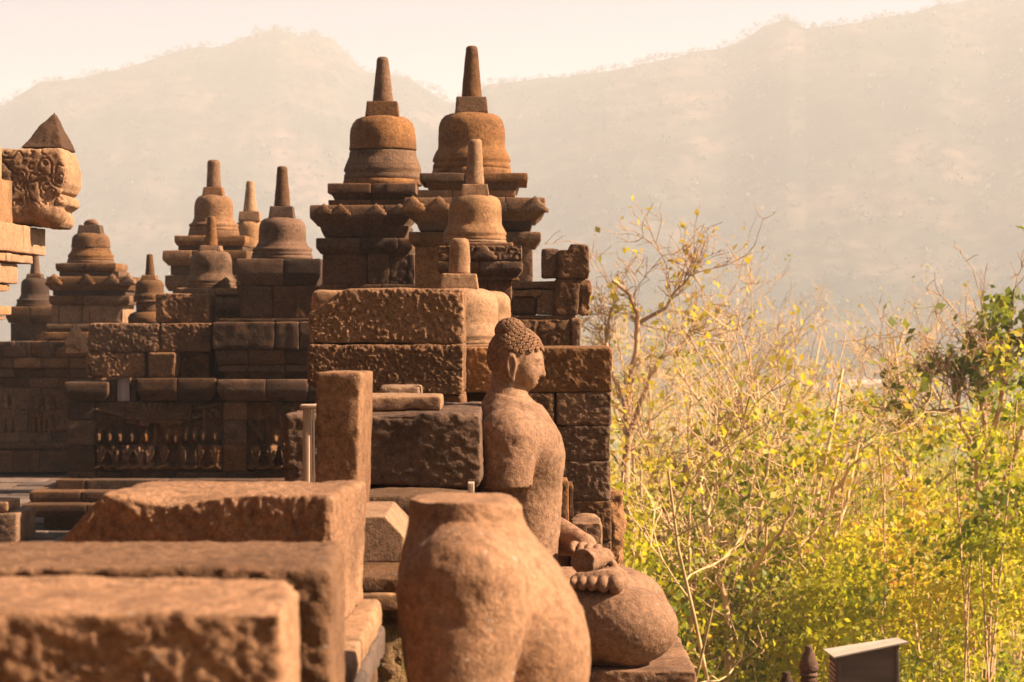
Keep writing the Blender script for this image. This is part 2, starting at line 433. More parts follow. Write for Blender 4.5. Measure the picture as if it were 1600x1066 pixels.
# ------------------------------------------------------------------ signed distance sculpting
class Sculpt:
    def __init__(s, lo, hi, h):
        s.lo, s.h = np.array(lo, float), h
        s.n = np.ceil((np.array(hi) - s.lo) / h).astype(int) + 1
        s.F = np.full(s.n, 1.0, np.float32)
    def win(s, lo, hi):
        a = np.clip(np.floor((np.array(lo) - s.lo) / s.h).astype(int), 0, s.n); b = np.clip(np.ceil((np.array(hi) - s.lo) / s.h).astype(int) + 1, 0, s.n)
        sl = tuple(slice(x, y) for x, y in zip(a, b))
        g = [(s.lo[k] + s.h * np.arange(a[k], b[k])).astype(np.float32) for k in range(3)]
        return sl, g[0][:, None, None], g[1][None, :, None], g[2][None, None, :]
    def put(s, sl, d, k, sub=False):
        A = s.F[sl]
        if sub:
            d = -d
            if k: 
                h = np.clip(0.5 - 0.5 * (A - d) / k, 0, 1); s.F[sl] = A + (d - A) * h + k * h * (1 - h)
            else: s.F[sl] = np.maximum(A, d)
        else:
            if k:
                h = np.clip(0.5 + 0.5 * (A - d) / k, 0, 1); s.F[sl] = A + (d - A) * h - k * h * (1 - h)
            else: s.F[sl] = np.minimum(A, d)
    def ell(s, c, r, k=0.02, sub=False, rot=0.0, roty=0.0):
        m = max(r) + 2.5 * k + 0.02
        sl, x, y, z = s.win(np.array(c) - m, np.array(c) + m)
        x, y, z = x - c[0], y - c[1], z - c[2]
        if rot: x, y = x * math.cos(rot) + y * math.sin(rot), -x * math.sin(rot) + y * math.cos(rot)
        if roty: x, z = x * math.cos(roty) - z * math.sin(roty), x * math.sin(roty) + z * math.cos(roty)
        k0 = np.sqrt((x / r[0]) ** 2 + (y / r[1]) ** 2 + (z / r[2]) ** 2) + 1e-6
        k1 = np.sqrt((x / r[0] ** 2) ** 2 + (y / r[1] ** 2) ** 2 + (z / r[2] ** 2) ** 2) + 1e-6
        s.put(sl, k0 * (k0 - 1) / k1, k, sub)
    def cap(s, a, b, ra, rb, k=0.02, sub=False, clip=None):
        a, b = np.array(a, float), np.array(b, float); m = max(ra, rb) + 2.5 * k + 0.02
        sl, x, y, z = s.win(np.minimum(a, b) - m, np.maximum(a, b) + m)
        d = b - a; L = (d ** 2).sum()
        t = np.clip(((x - a[0]) * d[0] + (y - a[1]) * d[1] + (z - a[2]) * d[2]) / L, 0, 1)
        D = np.sqrt((x - a[0] - t * d[0]) ** 2 + (y - a[1] - t * d[1]) ** 2 + (z - a[2] - t * d[2]) ** 2) - (ra + (rb - ra) * t)
        if clip is not None: D = np.maximum(D, clip(x, y, z))
        s.put(sl, D, k, sub)
    def loft(s, rows, k=0.02):
        rows = sorted(rows); zz = [r[0] for r in rows]
        sl, x, y, z = s.win((-1, -1, zz[0] - 0.05), (1, 1, zz[-1] + 0.05))
        cx, a, b = [np.interp(z, zz, [r[i] for r in rows]).astype(np.float32) for i in (1, 2, 3)]
        X, Y = x - cx, y
        k0 = np.sqrt((X / a) ** 2 + (Y / b) ** 2) + 1e-6
        k1 = np.sqrt((X / a ** 2) ** 2 + (Y / b ** 2) ** 2) + 1e-6
        D = np.maximum(k0 * (k0 - 1) / k1 * 0.9, np.maximum(zz[0] - z, z - zz[-1]))
        s.put(sl, D, k)
    def mesh(s):
        Fv, n = s.F, s.n
        ins = Fv < 0
        c = [ins[i:n[0] - 1 + i, j:n[1] - 1 + j, k:n[2] - 1 + k] for i in (0, 1) for j in (0, 1) for k in (0, 1)]
        cnt = sum(x.astype(np.int8) for x in c)
        act = np.argwhere((cnt > 0) & (cnt < 8))
        vid = np.full(n - 1, -1, np.int32); vid[tuple(act.T)] = np.arange(len(act))
        pos = np.zeros((len(act), 3)); w = np.zeros(len(act))
        cor = np.array([(i, j, k) for i in (0, 1) for j in (0, 1) for k in (0, 1)])
        val = np.stack([Fv[act[:, 0] + o[0], act[:, 1] + o[1], act[:, 2] + o[2]] for o in cor], 1)
        for p in range(8):
            for q in range(p + 1, 8):
                if np.abs(cor[p] - cor[q]).sum() != 1: continue
                va, vb = val[:, p], val[:, q]; m = (va < 0) != (vb < 0)
                t = np.where(m, va / (va - vb + 1e-12), 0)
                pos[m] += (cor[p] + (cor[q] - cor[p]) * t[:, None])[m]; w[m] += 1
        pos = (pos / w[:, None] + act) * s.h + s.lo
        Q = []
        for ax in range(3):
            o1, o2 = (ax + 1) % 3, (ax + 2) % 3
            A = ins; sa = [slice(None)] * 3; sb = [slice(None)] * 3
            sa[ax] = slice(0, -1); sb[ax] = slice(1, None)
            e = np.argwhere(A[tuple(sa)] != A[tuple(sb)])
            e = e[(e[:, o1] > 0) & (e[:, o2] > 0) & (e[:, o1] < n[o1] - 1) & (e[:, o2] < n[o2] - 1)]
            fl = A[tuple(sa)][tuple(e.T)]
            def g(d1, d2):
                q = e.copy(); q[:, o1] += d1; q[:, o2] += d2
                return vid[tuple(q.T)]
            quad = np.stack([g(-1, -1), g(0, -1), g(0, 0), g(-1, 0)], 1)
            quad[~fl] = quad[~fl][:, ::-1]
            Q.append(quad)
        return pos, np.concatenate(Q)

def vnormals(v, q):
    n = np.cross(v[q[:, 2]] - v[q[:, 0]], v[q[:, 3]] - v[q[:, 1]])
    o = np.zeros_like(v)
    for k in range(4): np.add.at(o, q[:, k], n)
    return o / (np.linalg.norm(o, axis=1, keepdims=True) + 1e-12)

def relax(v, q, it=2, f=0.5):
    for _ in range(it):
        s = np.zeros_like(v); c = np.zeros(len(v))
        for k in range(4):
            np.add.at(s, q[:, k], v[q[:, (k + 1) % 4]] + v[q[:, (k + 3) % 4]]); np.add.at(c, q[:, k], 2)
        v = v + f * (s / np.maximum(c, 1)[:, None] - v)
    return v

# ================================================================== the setting
def terrain_mat():
    m = bpy.data.materials.new('valley_ground'); m.use_nodes = True
    nt = m.node_tree; L = nt.links; b = nt.nodes['Principled BSDF']; b.inputs['Roughness'].default_value = 0.95
    b.inputs['Specular IOR Level'].default_value = 0.1
    g = nd(nt, 'ShaderNodeNewGeometry')
    v = nd(nt, 'ShaderNodeTexVoronoi'); v.inputs['Scale'].default_value = 0.016; L.new(g.outputs['Position'], v.inputs['Vector'])
    cr = nd(nt, 'ShaderNodeValToRGB')
    for _ in range(3): cr.color_ramp.elements.new(0.5)
    for e, (p, c) in zip(cr.color_ramp.elements, [(0, (0.16, 0.19, 0.035)), (0.3, (0.24, 0.24, 0.05)), (0.55, (0.10, 0.14, 0.03)), (0.75, (0.34, 0.25, 0.13)), (1, (0.20, 0.24, 0.06))]):
        e.position = p; e.color = c + (1,)
    L.new(v.outputs['Color'], cr.inputs[0])
    n = nd(nt, 'ShaderNodeTexNoise'); n.inputs['Scale'].default_value = 0.2; n.inputs['Detail'].default_value = 8
    L.new(g.outputs['Position'], n.inputs['Vector'])
    mx = nd(nt, 'ShaderNodeMix', data_type='RGBA', blend_type='MULTIPLY'); mx.inputs[0].default_value = 0.6
    L.new(cr.outputs[0], mx.inputs[6]); L.new(n.outputs['Fac'], mx.inputs[7])
    L.new(mx.outputs[2], b.inputs['Base Color'])
    return m

def hill_mat():
    m = bpy.data.materials.new('wooded_hillside'); m.use_nodes = True
    nt = m.node_tree; L = nt.links; b = nt.nodes['Principled BSDF']; b.inputs['Roughness'].default_value = 0.95
    b.inputs['Specular IOR Level'].default_value = 0.1
    g = nd(nt, 'ShaderNodeNewGeometry')
    def noise(sc, det):
        n = nd(nt, 'ShaderNodeTexNoise'); n.inputs['Scale'].default_value = sc; n.inputs['Detail'].default_value = det
        n.inputs['Roughness'].default_value = 0.65
        L.new(g.outputs['Position'], n.inputs['Vector']); return n.outputs['Fac']
    cr = nd(nt, 'ShaderNodeValToRGB')
    for _ in range(2): cr.color_ramp.elements.new(0.5)
    for e, (p, c) in zip(cr.color_ramp.elements, [(0.36, (0.010, 0.013, 0.010)), (0.46, (0.026, 0.032, 0.014)), (0.55, (0.075, 0.055, 0.034)), (0.64, (0.14, 0.088, 0.06))]):
        e.position = p; e.color = c + (1,)
    L.new(noise(0.012, 8), cr.inputs[0])
    mx = nd(nt, 'ShaderNodeMix', data_type='RGBA', blend_type='MULTIPLY'); mx.inputs[0].default_value = 0.8
    r = nd(nt, 'ShaderNodeMapRange'); r.inputs[1].default_value = 0.38; r.inputs[2].default_value = 0.6; L.new(noise(0.09, 6), r.inputs[0])
    L.new(cr.outputs[0], mx.inputs[6]); L.new(r.outputs[0], mx.inputs[7]); L.new(mx.outputs[2], b.inputs['Base Color'])
    return m

def gz(x, y):
    """height of the natural ground"""
    d = np.hypot(x - 0, y - 8)
    z = -9.0 - 16.0 * sstep(60, 300, d)
    return z

# ground sheet
xs = np.concatenate([np.linspace(-2000, -300, 18), np.linspace(-280, 280, 57), np.linspace(300, 2000, 18)])
ys = np.concatenate([np.linspace(-350, -60, 8), np.linspace(-50, 300, 36), np.linspace(320, 2200, 48)])
gx, gy = np.meshgrid(xs, ys, indexing='ij')
pp = np.stack([gx.ravel(), gy.ravel(), gz(gx.ravel(), gy.ravel())], 1)
pp[:, 2] += 0.5 * fbm(pp * 0.02, 3, 3)
i, j = np.meshgrid(np.arange(len(xs) - 1), np.arange(len(ys) - 1), indexing='ij')
a = i * len(ys) + j
tag(mesh_obj('ground', pp, np.stack([a, a + len(ys), a + len(ys) + 1, a + 1], -1).reshape(-1, 4), terrain_mat()), kind='structure')

HILL = hill_mat()
def hill(name, sky_pts, dist, foot, seed, lo, hi):
    cols = np.arange(lo, hi, 5.0)
    ysk = np.interp(cols, [p[0] for p in sky_pts], [p[1] for p in sky_pts])
    T = np.concatenate([np.linspace(0, 1, 70), np.linspace(1.03, 1.3, 6)])
    ang = (cols - 800) / F
    cn = np.stack([cols * 0.012, 0 * cols, 0 * cols], 1)
    D = dist(cols) * (1 + 0.04 * fbm(cn * 0.5, seed, 2))
    zr = EYE + (HZ - ysk) / F * D
    t, _ = np.meshgrid(T, cols, indexing='ij')
    Dm = foot + (D[None] - foot) * t
    X, Yy = ang[None] * Dm, Dm
    sh = np.where(t <= 1, 0.75 * t ** 1.25 + 0.25 * sstep(0.35, 0.95, t), 1 - (t - 1) * 1.8)
    Z = -26 + (zr[None] + 26) * sh
    q = np.stack([X.ravel(), Yy.ravel(), Z.ravel()], 1)
    amp = (np.sin(np.clip(t, 0, 1) * math.pi) ** 0.8).ravel()
    gul = 1 - np.abs(fbm(np.stack([q[:, 0] * 0.011, q[:, 1] * 0.004, 0 * q[:, 0]], 1), seed + 9, 4)) * 2
    q[:, 2] += amp * (6 * gul - 3 + 5 * fbm(q * 0.02, seed + 1, 3)) + 1.8 * fbm(q * 0.12, seed + 2, 3) * (t.ravel() <= 1.0)
    n = len(cols)
    i, j = np.meshgrid(np.arange(len(T) - 1), np.arange(n - 1), indexing='ij')
    a = i * n + j
    o = mesh_obj(name, q, np.stack([a, a + 1, a + n + 1, a + n], -1).reshape(-1, 4), HILL)
    tag(o, kind='structure')
    ridge = q.reshape(len(T), n, 3)[69]
    return ridge, q.reshape(len(T), n, 3)

LH = [(-320, 590), (-250, 330), (-100, 225), (0, 168), (60, 130), (130, 122), (200, 104), (290, 76), (350, 72), (400, 52), (432, 46), (465, 56), (490, 54), (525, 64), (548, 92), (575, 112), (640, 122), (665, 138), (695, 156), (730, 176), (800, 235), (900, 590)]
RH = [(560, 590), (620, 430), (660, 280), (710, 172), (760, 133), (850, 123), (940, 113), (1000, 100), (1090, 82), (1135, 74), (1190, 44), (1205, 36), (1232, 31), (1258, 44), (1340, 34), (1420, 22), (1470, 6), (1600, -8), (1750, -10), (2100, 30)]
rl, gl = hill('hill', LH, lambda c: 1550 + 0 * c, 950.0, 11, -320, 900)
rr_, gr = hill('hill', RH, lambda c: 1420 - 0.14 * (c - 700), 700.0, 23, 565, 2100)

# ------------------------------------------------------------------ leaf clumps
def leaf_quads(cent, size, rng, up=0.3, aspect=0.55):
    """diamond leaves with a fold, one per centre: returns verts, quads"""
    n = len(cent)
    d = rng.normal(size=(n, 3)); d[:, 2] -= up; d /= np.linalg.norm(d, axis=1, keepdims=True)
    e = rng.normal(size=(n, 3)); e -= d * (e * d).sum(1, keepdims=True); e /= np.linalg.norm(e, axis=1, keepdims=True)
    nn = np.cross(d, e)
    s = (size * rng.uniform(0.6, 1.3, n))[:, None] if np.isscalar(size) else (size * rng.uniform(0.6, 1.3, n))[:, None]
    v = np.stack([cent - d * s * 0.5, cent + e * s * aspect * 0.5 + nn * s * 0.08, cent + d * s * 0.5, cent - e * s * aspect * 0.5 + nn * s * 0.08], 1).reshape(-1, 3)
    return v, np.arange(4 * n).reshape(-1, 4)

LEAF_FAR = leaf_mat('far_foliage', [(0, (0.014, 0.018, 0.010)), (0.5, (0.03, 0.036, 0.014)), (1, (0.06, 0.05, 0.022))], 0.3)
LEAF_G = leaf_mat('shrub_leaves', [(0, (0.08, 0.12, 0.005)), (0.3, (0.26, 0.27, 0.010)), (0.65, (0.52, 0.45, 0.018)), (0.9, (0.64, 0.44, 0.03)), (1, (0.60, 0.30, 0.07))], 0.58)
LEAF_B = leaf_mat('tree_leaves', [(0, (0.08, 0.11, 0.008)), (0.6, (0.20, 0.22, 0.015)), (1, (0.36, 0.30, 0.025))], 0.5)
LEAF_Y = leaf_mat('sparse_yellow_leaves', [(0, (0.30, 0.30, 0.015)), (0.6, (0.56, 0.42, 0.025)), (1, (0.60, 0.30, 0.07))], 0.55)
BARK = plain_mat('pale_bark', (0.58, 0.37, 0.18), 0.9, 0.4, 9, stretch=(1, 1, 0.25))
BARK_D = plain_mat('brown_bark', (0.40, 0.23, 0.11), 0.9, 0.4, 9, stretch=(1, 1, 0.25))

def cloud(cent, rad, per, rng, flat=0.8):
    n = len(cent)
    d = rng.normal(size=(n, per, 3)); d /= np.linalg.norm(d, axis=2, keepdims=True)
    r = rng.uniform(0.25, 1.0, (n, per, 1)) ** 0.5
    d[..., 2] *= flat
    return (cent[:, None, :] + d * r * np.asarray(rad).reshape(n, 1, 1)).reshape(-1, 3)

# trees fringing the two ridges and dotting the slopes: far wood, one mass
rng = np.random.default_rng(5)
cen, rad = [], []
for ridge in (rl, rr_):
    k = 0
    while k < len(ridge):
        p = ridge[k]
        dens = 0.5 + 0.5 * vnoise(np.array([[k * 0.11, 0.3, 0.7]]), 4)[0]
        for _ in range(2):
            if rng.random() < 0.35 + 0.6 * dens:
                r = rng.uniform(0.9, 2.6) * (0.7 + 0.8 * dens)
                cen.append(p + np.array([rng.normal() * 2, rng.normal() * 3, r * rng.uniform(0.2, 1.1)])); rad.append(r)
        k += 1
for G in (gl, gr):
    for _ in range(2600):
        p = G[rng.integers(5, 69), rng.integers(0, G.shape[1])]
        r = rng.uniform(1.2, 3.2); cen.append(p + np.array([0, 0, r * 0.4])); rad.append(r)
cen = np.array(cen); rad = np.array(rad)
v, q = leaf_quads(cloud(cen, rad, 20, rng), np.repeat(rad * 0.6, 20), rng)
tag(mesh_obj('hillside_wood', v, q, LEAF_FAR, smooth=False), 'hazy trees fringing the ridge and the hill slopes', 'wood', kind='stuff')

# valley wood on the plain
cen, rad = [], []
for _ in range(2600):
    Y = rng.uniform(150, 900) if rng.random() < 0.75 else rng.uniform(110, 250)
    X = rng.uniform(-0.28, 0.27) * Y
    n = vnoise(np.array([[X * 0.012, Y * 0.006, 0.5]]), 8)[0]
    if n < -0.1 or (X / Y > 0.1 and 560 < Y < 860 and rng.random() < 0.8): continue
    r = rng.uniform(1.6, 3.8)
    cen.append((X, Y, gz(X, Y) + r * rng.uniform(0.5, 1.5))); rad.append(r)
cen = np.array(cen); rad = np.array(rad)
v, q = leaf_quads(cloud(cen, rad, 90, rng), np.repeat(0.28 + 0.0016 * cen[:, 1], 90), rng)
tag(mesh_obj('valley_wood', v, q, LEAF_G, smooth=False), 'pale green wood spread over the hazy valley floor', 'wood', kind='stuff')

# a few village houses out on the plain
WALLW = plain_mat('whitewash', (0.72, 0.66, 0.58), 0.9, 0.1, 1); ROOFR = plain_mat('clay_roof', (0.50, 0.30, 0.21), 0.9, 0.3, 2)
hl = ['pale house with clay roof at the left end of the hazy village', 'small pale house second from the left in the hazy village', 'pale house in the middle of the hazy valley village', 'long pale house second from the right in the hazy village', 'pale house at the right end of the hazy village']
for k, (px, Y, w, d, h) in enumerate([(1212, 760, 8, 7, 3.4), (1258, 735, 6.5, 6, 3.2), (1305, 750, 9, 7, 3.8), (1352, 740, 11, 7, 3.6), (1408, 770, 8, 6, 3.4)]):
    X = PX(px, Y); z = float(gz(X, Y)) - 0.3
    t = thing('village_house', (X, Y, z), hl[k], 'house', 'village houses on the plain')
    V = [(X + sx * w / 2, Y + sy * d / 2, zz) for zz in (z, z + h) for sy in (-1, 1) for sx in (-1, 1)]
    V += [(X + sx * w / 2, Y, z + h + 1.9) for sx in (-1, 1)]
    mesh_obj('wall', V, [[0, 1, 5, 4], [3, 2, 6, 7], [2, 0, 4, 8, 6], [1, 3, 7, 9, 5], [2, 3, 1, 0]], WALLW, t, False)
    o = 0.7
    R = []
    for dz in (0.06, 0.3):
        for sx in (-1, 1):
            R += [(X + sx * (w / 2 + o), Y - d / 2 - o, z + h - 0.4 + dz), (X + sx * (w / 2 + o), Y, z + h + 1.9 + dz), (X + sx * (w / 2 + o), Y + d / 2 + o, z + h - 0.4 + dz)]
    mesh_obj('roof', R, [[6, 9, 10, 7], [7, 10, 11, 8], [0, 1, 4, 3], [1, 2, 5, 4], [0, 6, 7, 1], [1, 7, 8, 2], [3, 4, 10, 9], [4, 5, 11, 10], [0, 3, 9, 6], [2, 8, 11, 5]], ROOFR, t, False)
    for sx in (-0.28, 0.28):
        cx = X + sx * w
        mesh_obj('window', [(cx + a * 0.6, Y - d / 2 - b, z + 1.0 + c) for b in (0.03, -0.05) for c in (0, 1.3) for a in (-1, 1)],
                 [[0, 1, 3, 2], [4, 6, 7, 5], [0, 2, 6, 4], [1, 5, 7, 3], [2, 3, 7, 6], [0, 4, 5, 1]], BARK_D, t, False)

# ------------------------------------------------------------------ undergrowth on the slope below the monument
cen, rad = [], []
while len(cen) < 4200:
    Y = 23 + 83 * rng.random() ** 1.1
    px = rng.uniform(880, 1720)
    X = PX(px, Y)
    g = float(gz(X, Y))
    n = vnoise(np.array([[X * 0.22, Y * 0.08, 0.5]]), 18)[0] + 0.6 * vnoise(np.array([[X * 0.55, Y * 0.2, 1.5]]), 19)[0]
    top = PZ(850 - 120 * n - 330 * rng.random() ** 3.2, Y)
    l0 = max(g, PZ(1150, Y)); zz = rng.uniform(l0, max(top, PZ(1100, Y), l0 + 0.4))
    if vnoise(np.array([[X * 0.9, Y * 0.3, zz * 0.9]]), 21)[0] < -0.12: continue
    cen.append((X, Y, zz)); rad.append(rng.uniform(0.25, 0.7) * (0.6 + Y / 80))
cen = np.array(cen); rad = np.array(rad)
v, q = leaf_quads(cloud(cen, rad, 100, rng, 0.6), 0.095, rng, 0.5)
tag(mesh_obj('undergrowth', v, q, LEAF_G, smooth=False), 'sunlit yellow green shrub thicket filling the slope below the bare trees', 'undergrowth', kind='stuff')
# stems carrying it
st_v, st_q = [], []
off = 0
for c, r in zip(cen[::4], rad[::4]):
    g = float(gz(c[0], c[1])) - 0.2
    b = np.array([c[0] + rng.normal() * 0.5, c[1] + rng.normal() * 0.5, g])
    for k in range(3):
        an = k * 2.1; w = np.array([math.cos(an), math.sin(an), 0]) * 0.02
        st_v += [b + w, c + w * 0.5]
    st_q += [[off, off + 2, off + 3, off + 1], [off + 2, off + 4, off + 5, off + 3], [off + 4, off, off + 1, off + 5]]
    off += 6
tag(mesh_obj('undergrowth_stems', np.array(st_v), np.array(st_q), BARK_D), 'thin woody stems inside the shrub thicket', 'undergrowth', kind='stuff')

# ------------------------------------------------------------------ trees
def tubes(paths, nside):
    V, Q, off = [], [], 0
    for pts, rs in paths:
        m = len(pts); pts = np.asarray(pts)
        tng = np.gradient(pts, axis=0); tng /= np.linalg.norm(tng, axis=1, keepdims=True) + 1e-9
        ref = np.array([0.31, 0.83, 0.46])
        u = np.cross(tng, ref); u /= np.linalg.norm(u, axis=1, keepdims=True) + 1e-9
        w = np.cross(tng, u)
        th = np.linspace(0, 2 * math.pi, nside, endpoint=False)
        ring = pts[:, None] + (u[:, None] * np.cos(th)[None, :, None] + w[:, None] * np.sin(th)[None, :, None]) * np.asarray(rs)[:, None, None]
        V.append(ring.reshape(-1, 3))
        i, j = np.meshgrid(np.arange(m - 1), np.arange(nside), indexing='ij')
        a = off + i * nside + j; b = off + i * nside + (j + 1) % nside
        Q.append(np.stack([a, b, b + nside, a + nside], -1).reshape(-1, 4)); off += m * nside
    return np.concatenate(V), np.concatenate(Q)

def grow(rng, p, d, L, r, wob, up, n):
    pts, rs = [p], [r]
    for k in range(n):
        d = d + rng.normal(size=3) * wob + np.array([0, 0, up]); d = d / np.linalg.norm(d)
        p = p + d * L / n
        pts.append(p); rs.append(r * (1 - 0.8 * (k + 1) / n))
    return np.array(pts), np.array(rs)

def tree(label, px, Y, ytop, seed, stems=2, lean=0.1, bark=None, leaf=None, nleaf=60, lsize=0.10, spread=0.55, dens=1.0, r0=0.10, curve=None, leaf_top=False, first=0.35):
    rng = np.random.default_rng(seed); bark = bark or BARK
    X = PX(px, Y); g = float(gz(X, Y)) - 0.3
    H = PZ(ytop, Y) - g
    base = np.array([X, Y, g])
    t = thing('bare_tree', base, label, 'tree', 'trees on the slope below the monument')
    trunk, limb, twig, tips = [], [], [], []
    for s in range(stems):
        an = rng.uniform(0, 6.28); d = np.array([math.cos(an) * lean + (curve or 0), math.sin(an) * lean, 1.0]); d /= np.linalg.norm(d)
        a, ra = grow(rng, base + np.array([math.cos(an), math.sin(an), 0]) * 0.12 * (stems > 1), d, H * rng.uniform(0.82, 1.0), r0 * rng.uniform(0.75, 1.1), 0.075, 0.02, 12)
        ra = np.maximum(ra, 0.012); trunk.append((a, ra))
        for b in range(int(9 * dens)):
            u = rng.uniform(first, 0.97); i = int(u * 12); p0 = a[i] + (a[min(i + 1, 12)] - a[i]) * (u * 12 - i)
            an2 = rng.uniform(0, 6.28)
            d2 = np.array([math.cos(an2) * spread * 1.5, math.sin(an2) * spread * 1.5, rng.uniform(0.3, 1.0)]); d2 /= np.linalg.norm(d2)
            L2 = H * rng.uniform(0.14, 0.30) * (1.25 - 0.6 * u)
            c, rc = grow(rng, p0, d2, L2, ra[i] * 0.55, 0.16, 0.06, 7); rc = np.maximum(rc, 0.008); limb.append((c, rc))
            for e in range(int(6 * dens)):
                i3 = rng.integers(1, 7); d3 = (c[i3] - c[i3 - 1]); d3 = d3 / np.linalg.norm(d3) + rng.normal(size=3) * 0.6 + np.array([0, 0, 0.3]); d3 /= np.linalg.norm(d3)
                L3 = L2 * rng.uniform(0.3, 0.6)
                w, rw = grow(rng, c[i3], d3, L3, max(rc[i3] * 0.5, 0.007), 0.2, 0.06, 4); twig.append((w, np.maximum(rw, 0.0055)))
                for f in range(int(4 * dens)):
                    i4 = rng.integers(1, 5); d4 = rng.normal(size=3) * 0.7 + np.array([0, 0, 0.35]) + (w[i4] - w[i4 - 1]) / (L3 / 4); d4 /= np.linalg.norm(d4)
                    x, rx = grow(rng, w[i4], d4, L3 * rng.uniform(0.35, 0.7), 0.0055, 0.22, 0.05, 3); twig.append((x, np.maximum(rx, 0.0045))); tips.append(x[-1])
    v, q = tubes(trunk, 8); mesh_obj('trunk', v, q, bark, t)
    v, q = tubes(limb, 6); v2_, q2_ = tubes(twig, 3)
    tag(mesh_obj('crown', np.concatenate([v, v2_]), np.concatenate([q, q2_ + len(v)]), bark, t), kind='stuff')
    tips = np.array(tips); nleaf = int(nleaf * 2.2) if nleaf < 220 else nleaf
    if nleaf:
        if leaf_top: tips = tips[np.argsort(-tips[:, 2])[:len(tips) // 2]]
        pick = tips[rng.integers(0, len(tips), nleaf)]
        if nleaf >= 900: pick = pick[rng.integers(0, max(20, nleaf // 14), nleaf)]
        c = pick + rng.normal(size=(nleaf, 3)) * 0.09
        v, q = leaf_quads(c, lsize, rng, 0.8, 0.6); tag(mesh_obj('foliage', v, q, leaf or LEAF_Y, t, False), kind='stuff')
    return t

tree('slender pale sapling right behind the seated statue knee', 1075, 40, 430, 3, 2, 0.10, nleaf=120)
tree('pale multi stemmed bare tree in the centre of the thicket', 1150, 30, 500, 4, 4, 0.20, nleaf=170, r0=0.085, dens=0.75)
tree('tall pale bare tree with fine pink twigs behind the multi stemmed tree', 1190, 46, 450, 5, 2, 0.10, nleaf=140, dens=1.2)
tree('bare pink twigged tree behind the slanted box roof', 1290, 50, 470, 7, 2, 0.12, nleaf=160, dens=1.2)
tree('low brown branching tree right above the slanted box roof', 1370, 33, 700, 8, 2, 0.25, BARK_D, nleaf=90)
tree('pale bare tree with wide crown in front of the valley village', 1370, 58, 455, 9, 2, 0.14, nleaf=160, dens=1.2, r0=0.13)
tree('bare brown tree with forked trunk at the right edge', 1520, 36, 540, 11, 2, 0.12, BARK_D, nleaf=90, r0=0.11)
tree('thin pale tree between the slanted box roof and the right edge', 1440, 42, 500, 12, 2, 0.14, nleaf=150)
tree('hazy bare tree farthest back at the right edge', 1600, 62, 470, 13, 3, 0.12, nleaf=200, r0=0.13)
tree('hazy pink twigged tree farthest back beside the stone wall', 1060, 64, 455, 14, 3, 0.14, nleaf=160, dens=1.1, r0=0.13)
tree('tangled thin brown saplings in the lower right corner', 1590, 27, 720, 15, 4, 0.25, BARK_D, nleaf=150, r0=0.06, dens=0.6)
tree('pale smooth bare tree close behind the statue knee with upright stems', 1110, 25, 560, 16, 3, 0.10, nleaf=150, r0=0.07, dens=0.6)
tree('thin pale bare tree with crossing twigs above the dark finial', 1260, 27, 600, 18, 3, 0.16, nleaf=150, r0=0.06, dens=0.6)
tree('pale twiggy tree between the box roof and the leafy tree', 1450, 27, 640, 19, 3, 0.2, nleaf=150, r0=0.06, dens=0.6)
tree('wide pale pink twigged tree behind the village line', 1240, 68, 445, 20, 3, 0.16, nleaf=160, dens=1.2, r0=0.13)
tree('hazy pale twigged tree right of the village line', 1490, 66, 450, 21, 3, 0.16, nleaf=160, dens=1.2, r0=0.13)
tree('tall pale twiggy tree with leaning crown right of the stone wall', 1010, 44, 420, 22, 3, 0.14, nleaf=120, dens=1.1, r0=0.10)
tree('pale bare tree with dense twigs above the mid thicket', 1115, 54, 440, 23, 3, 0.14, nleaf=140, dens=1.2, r0=0.11)

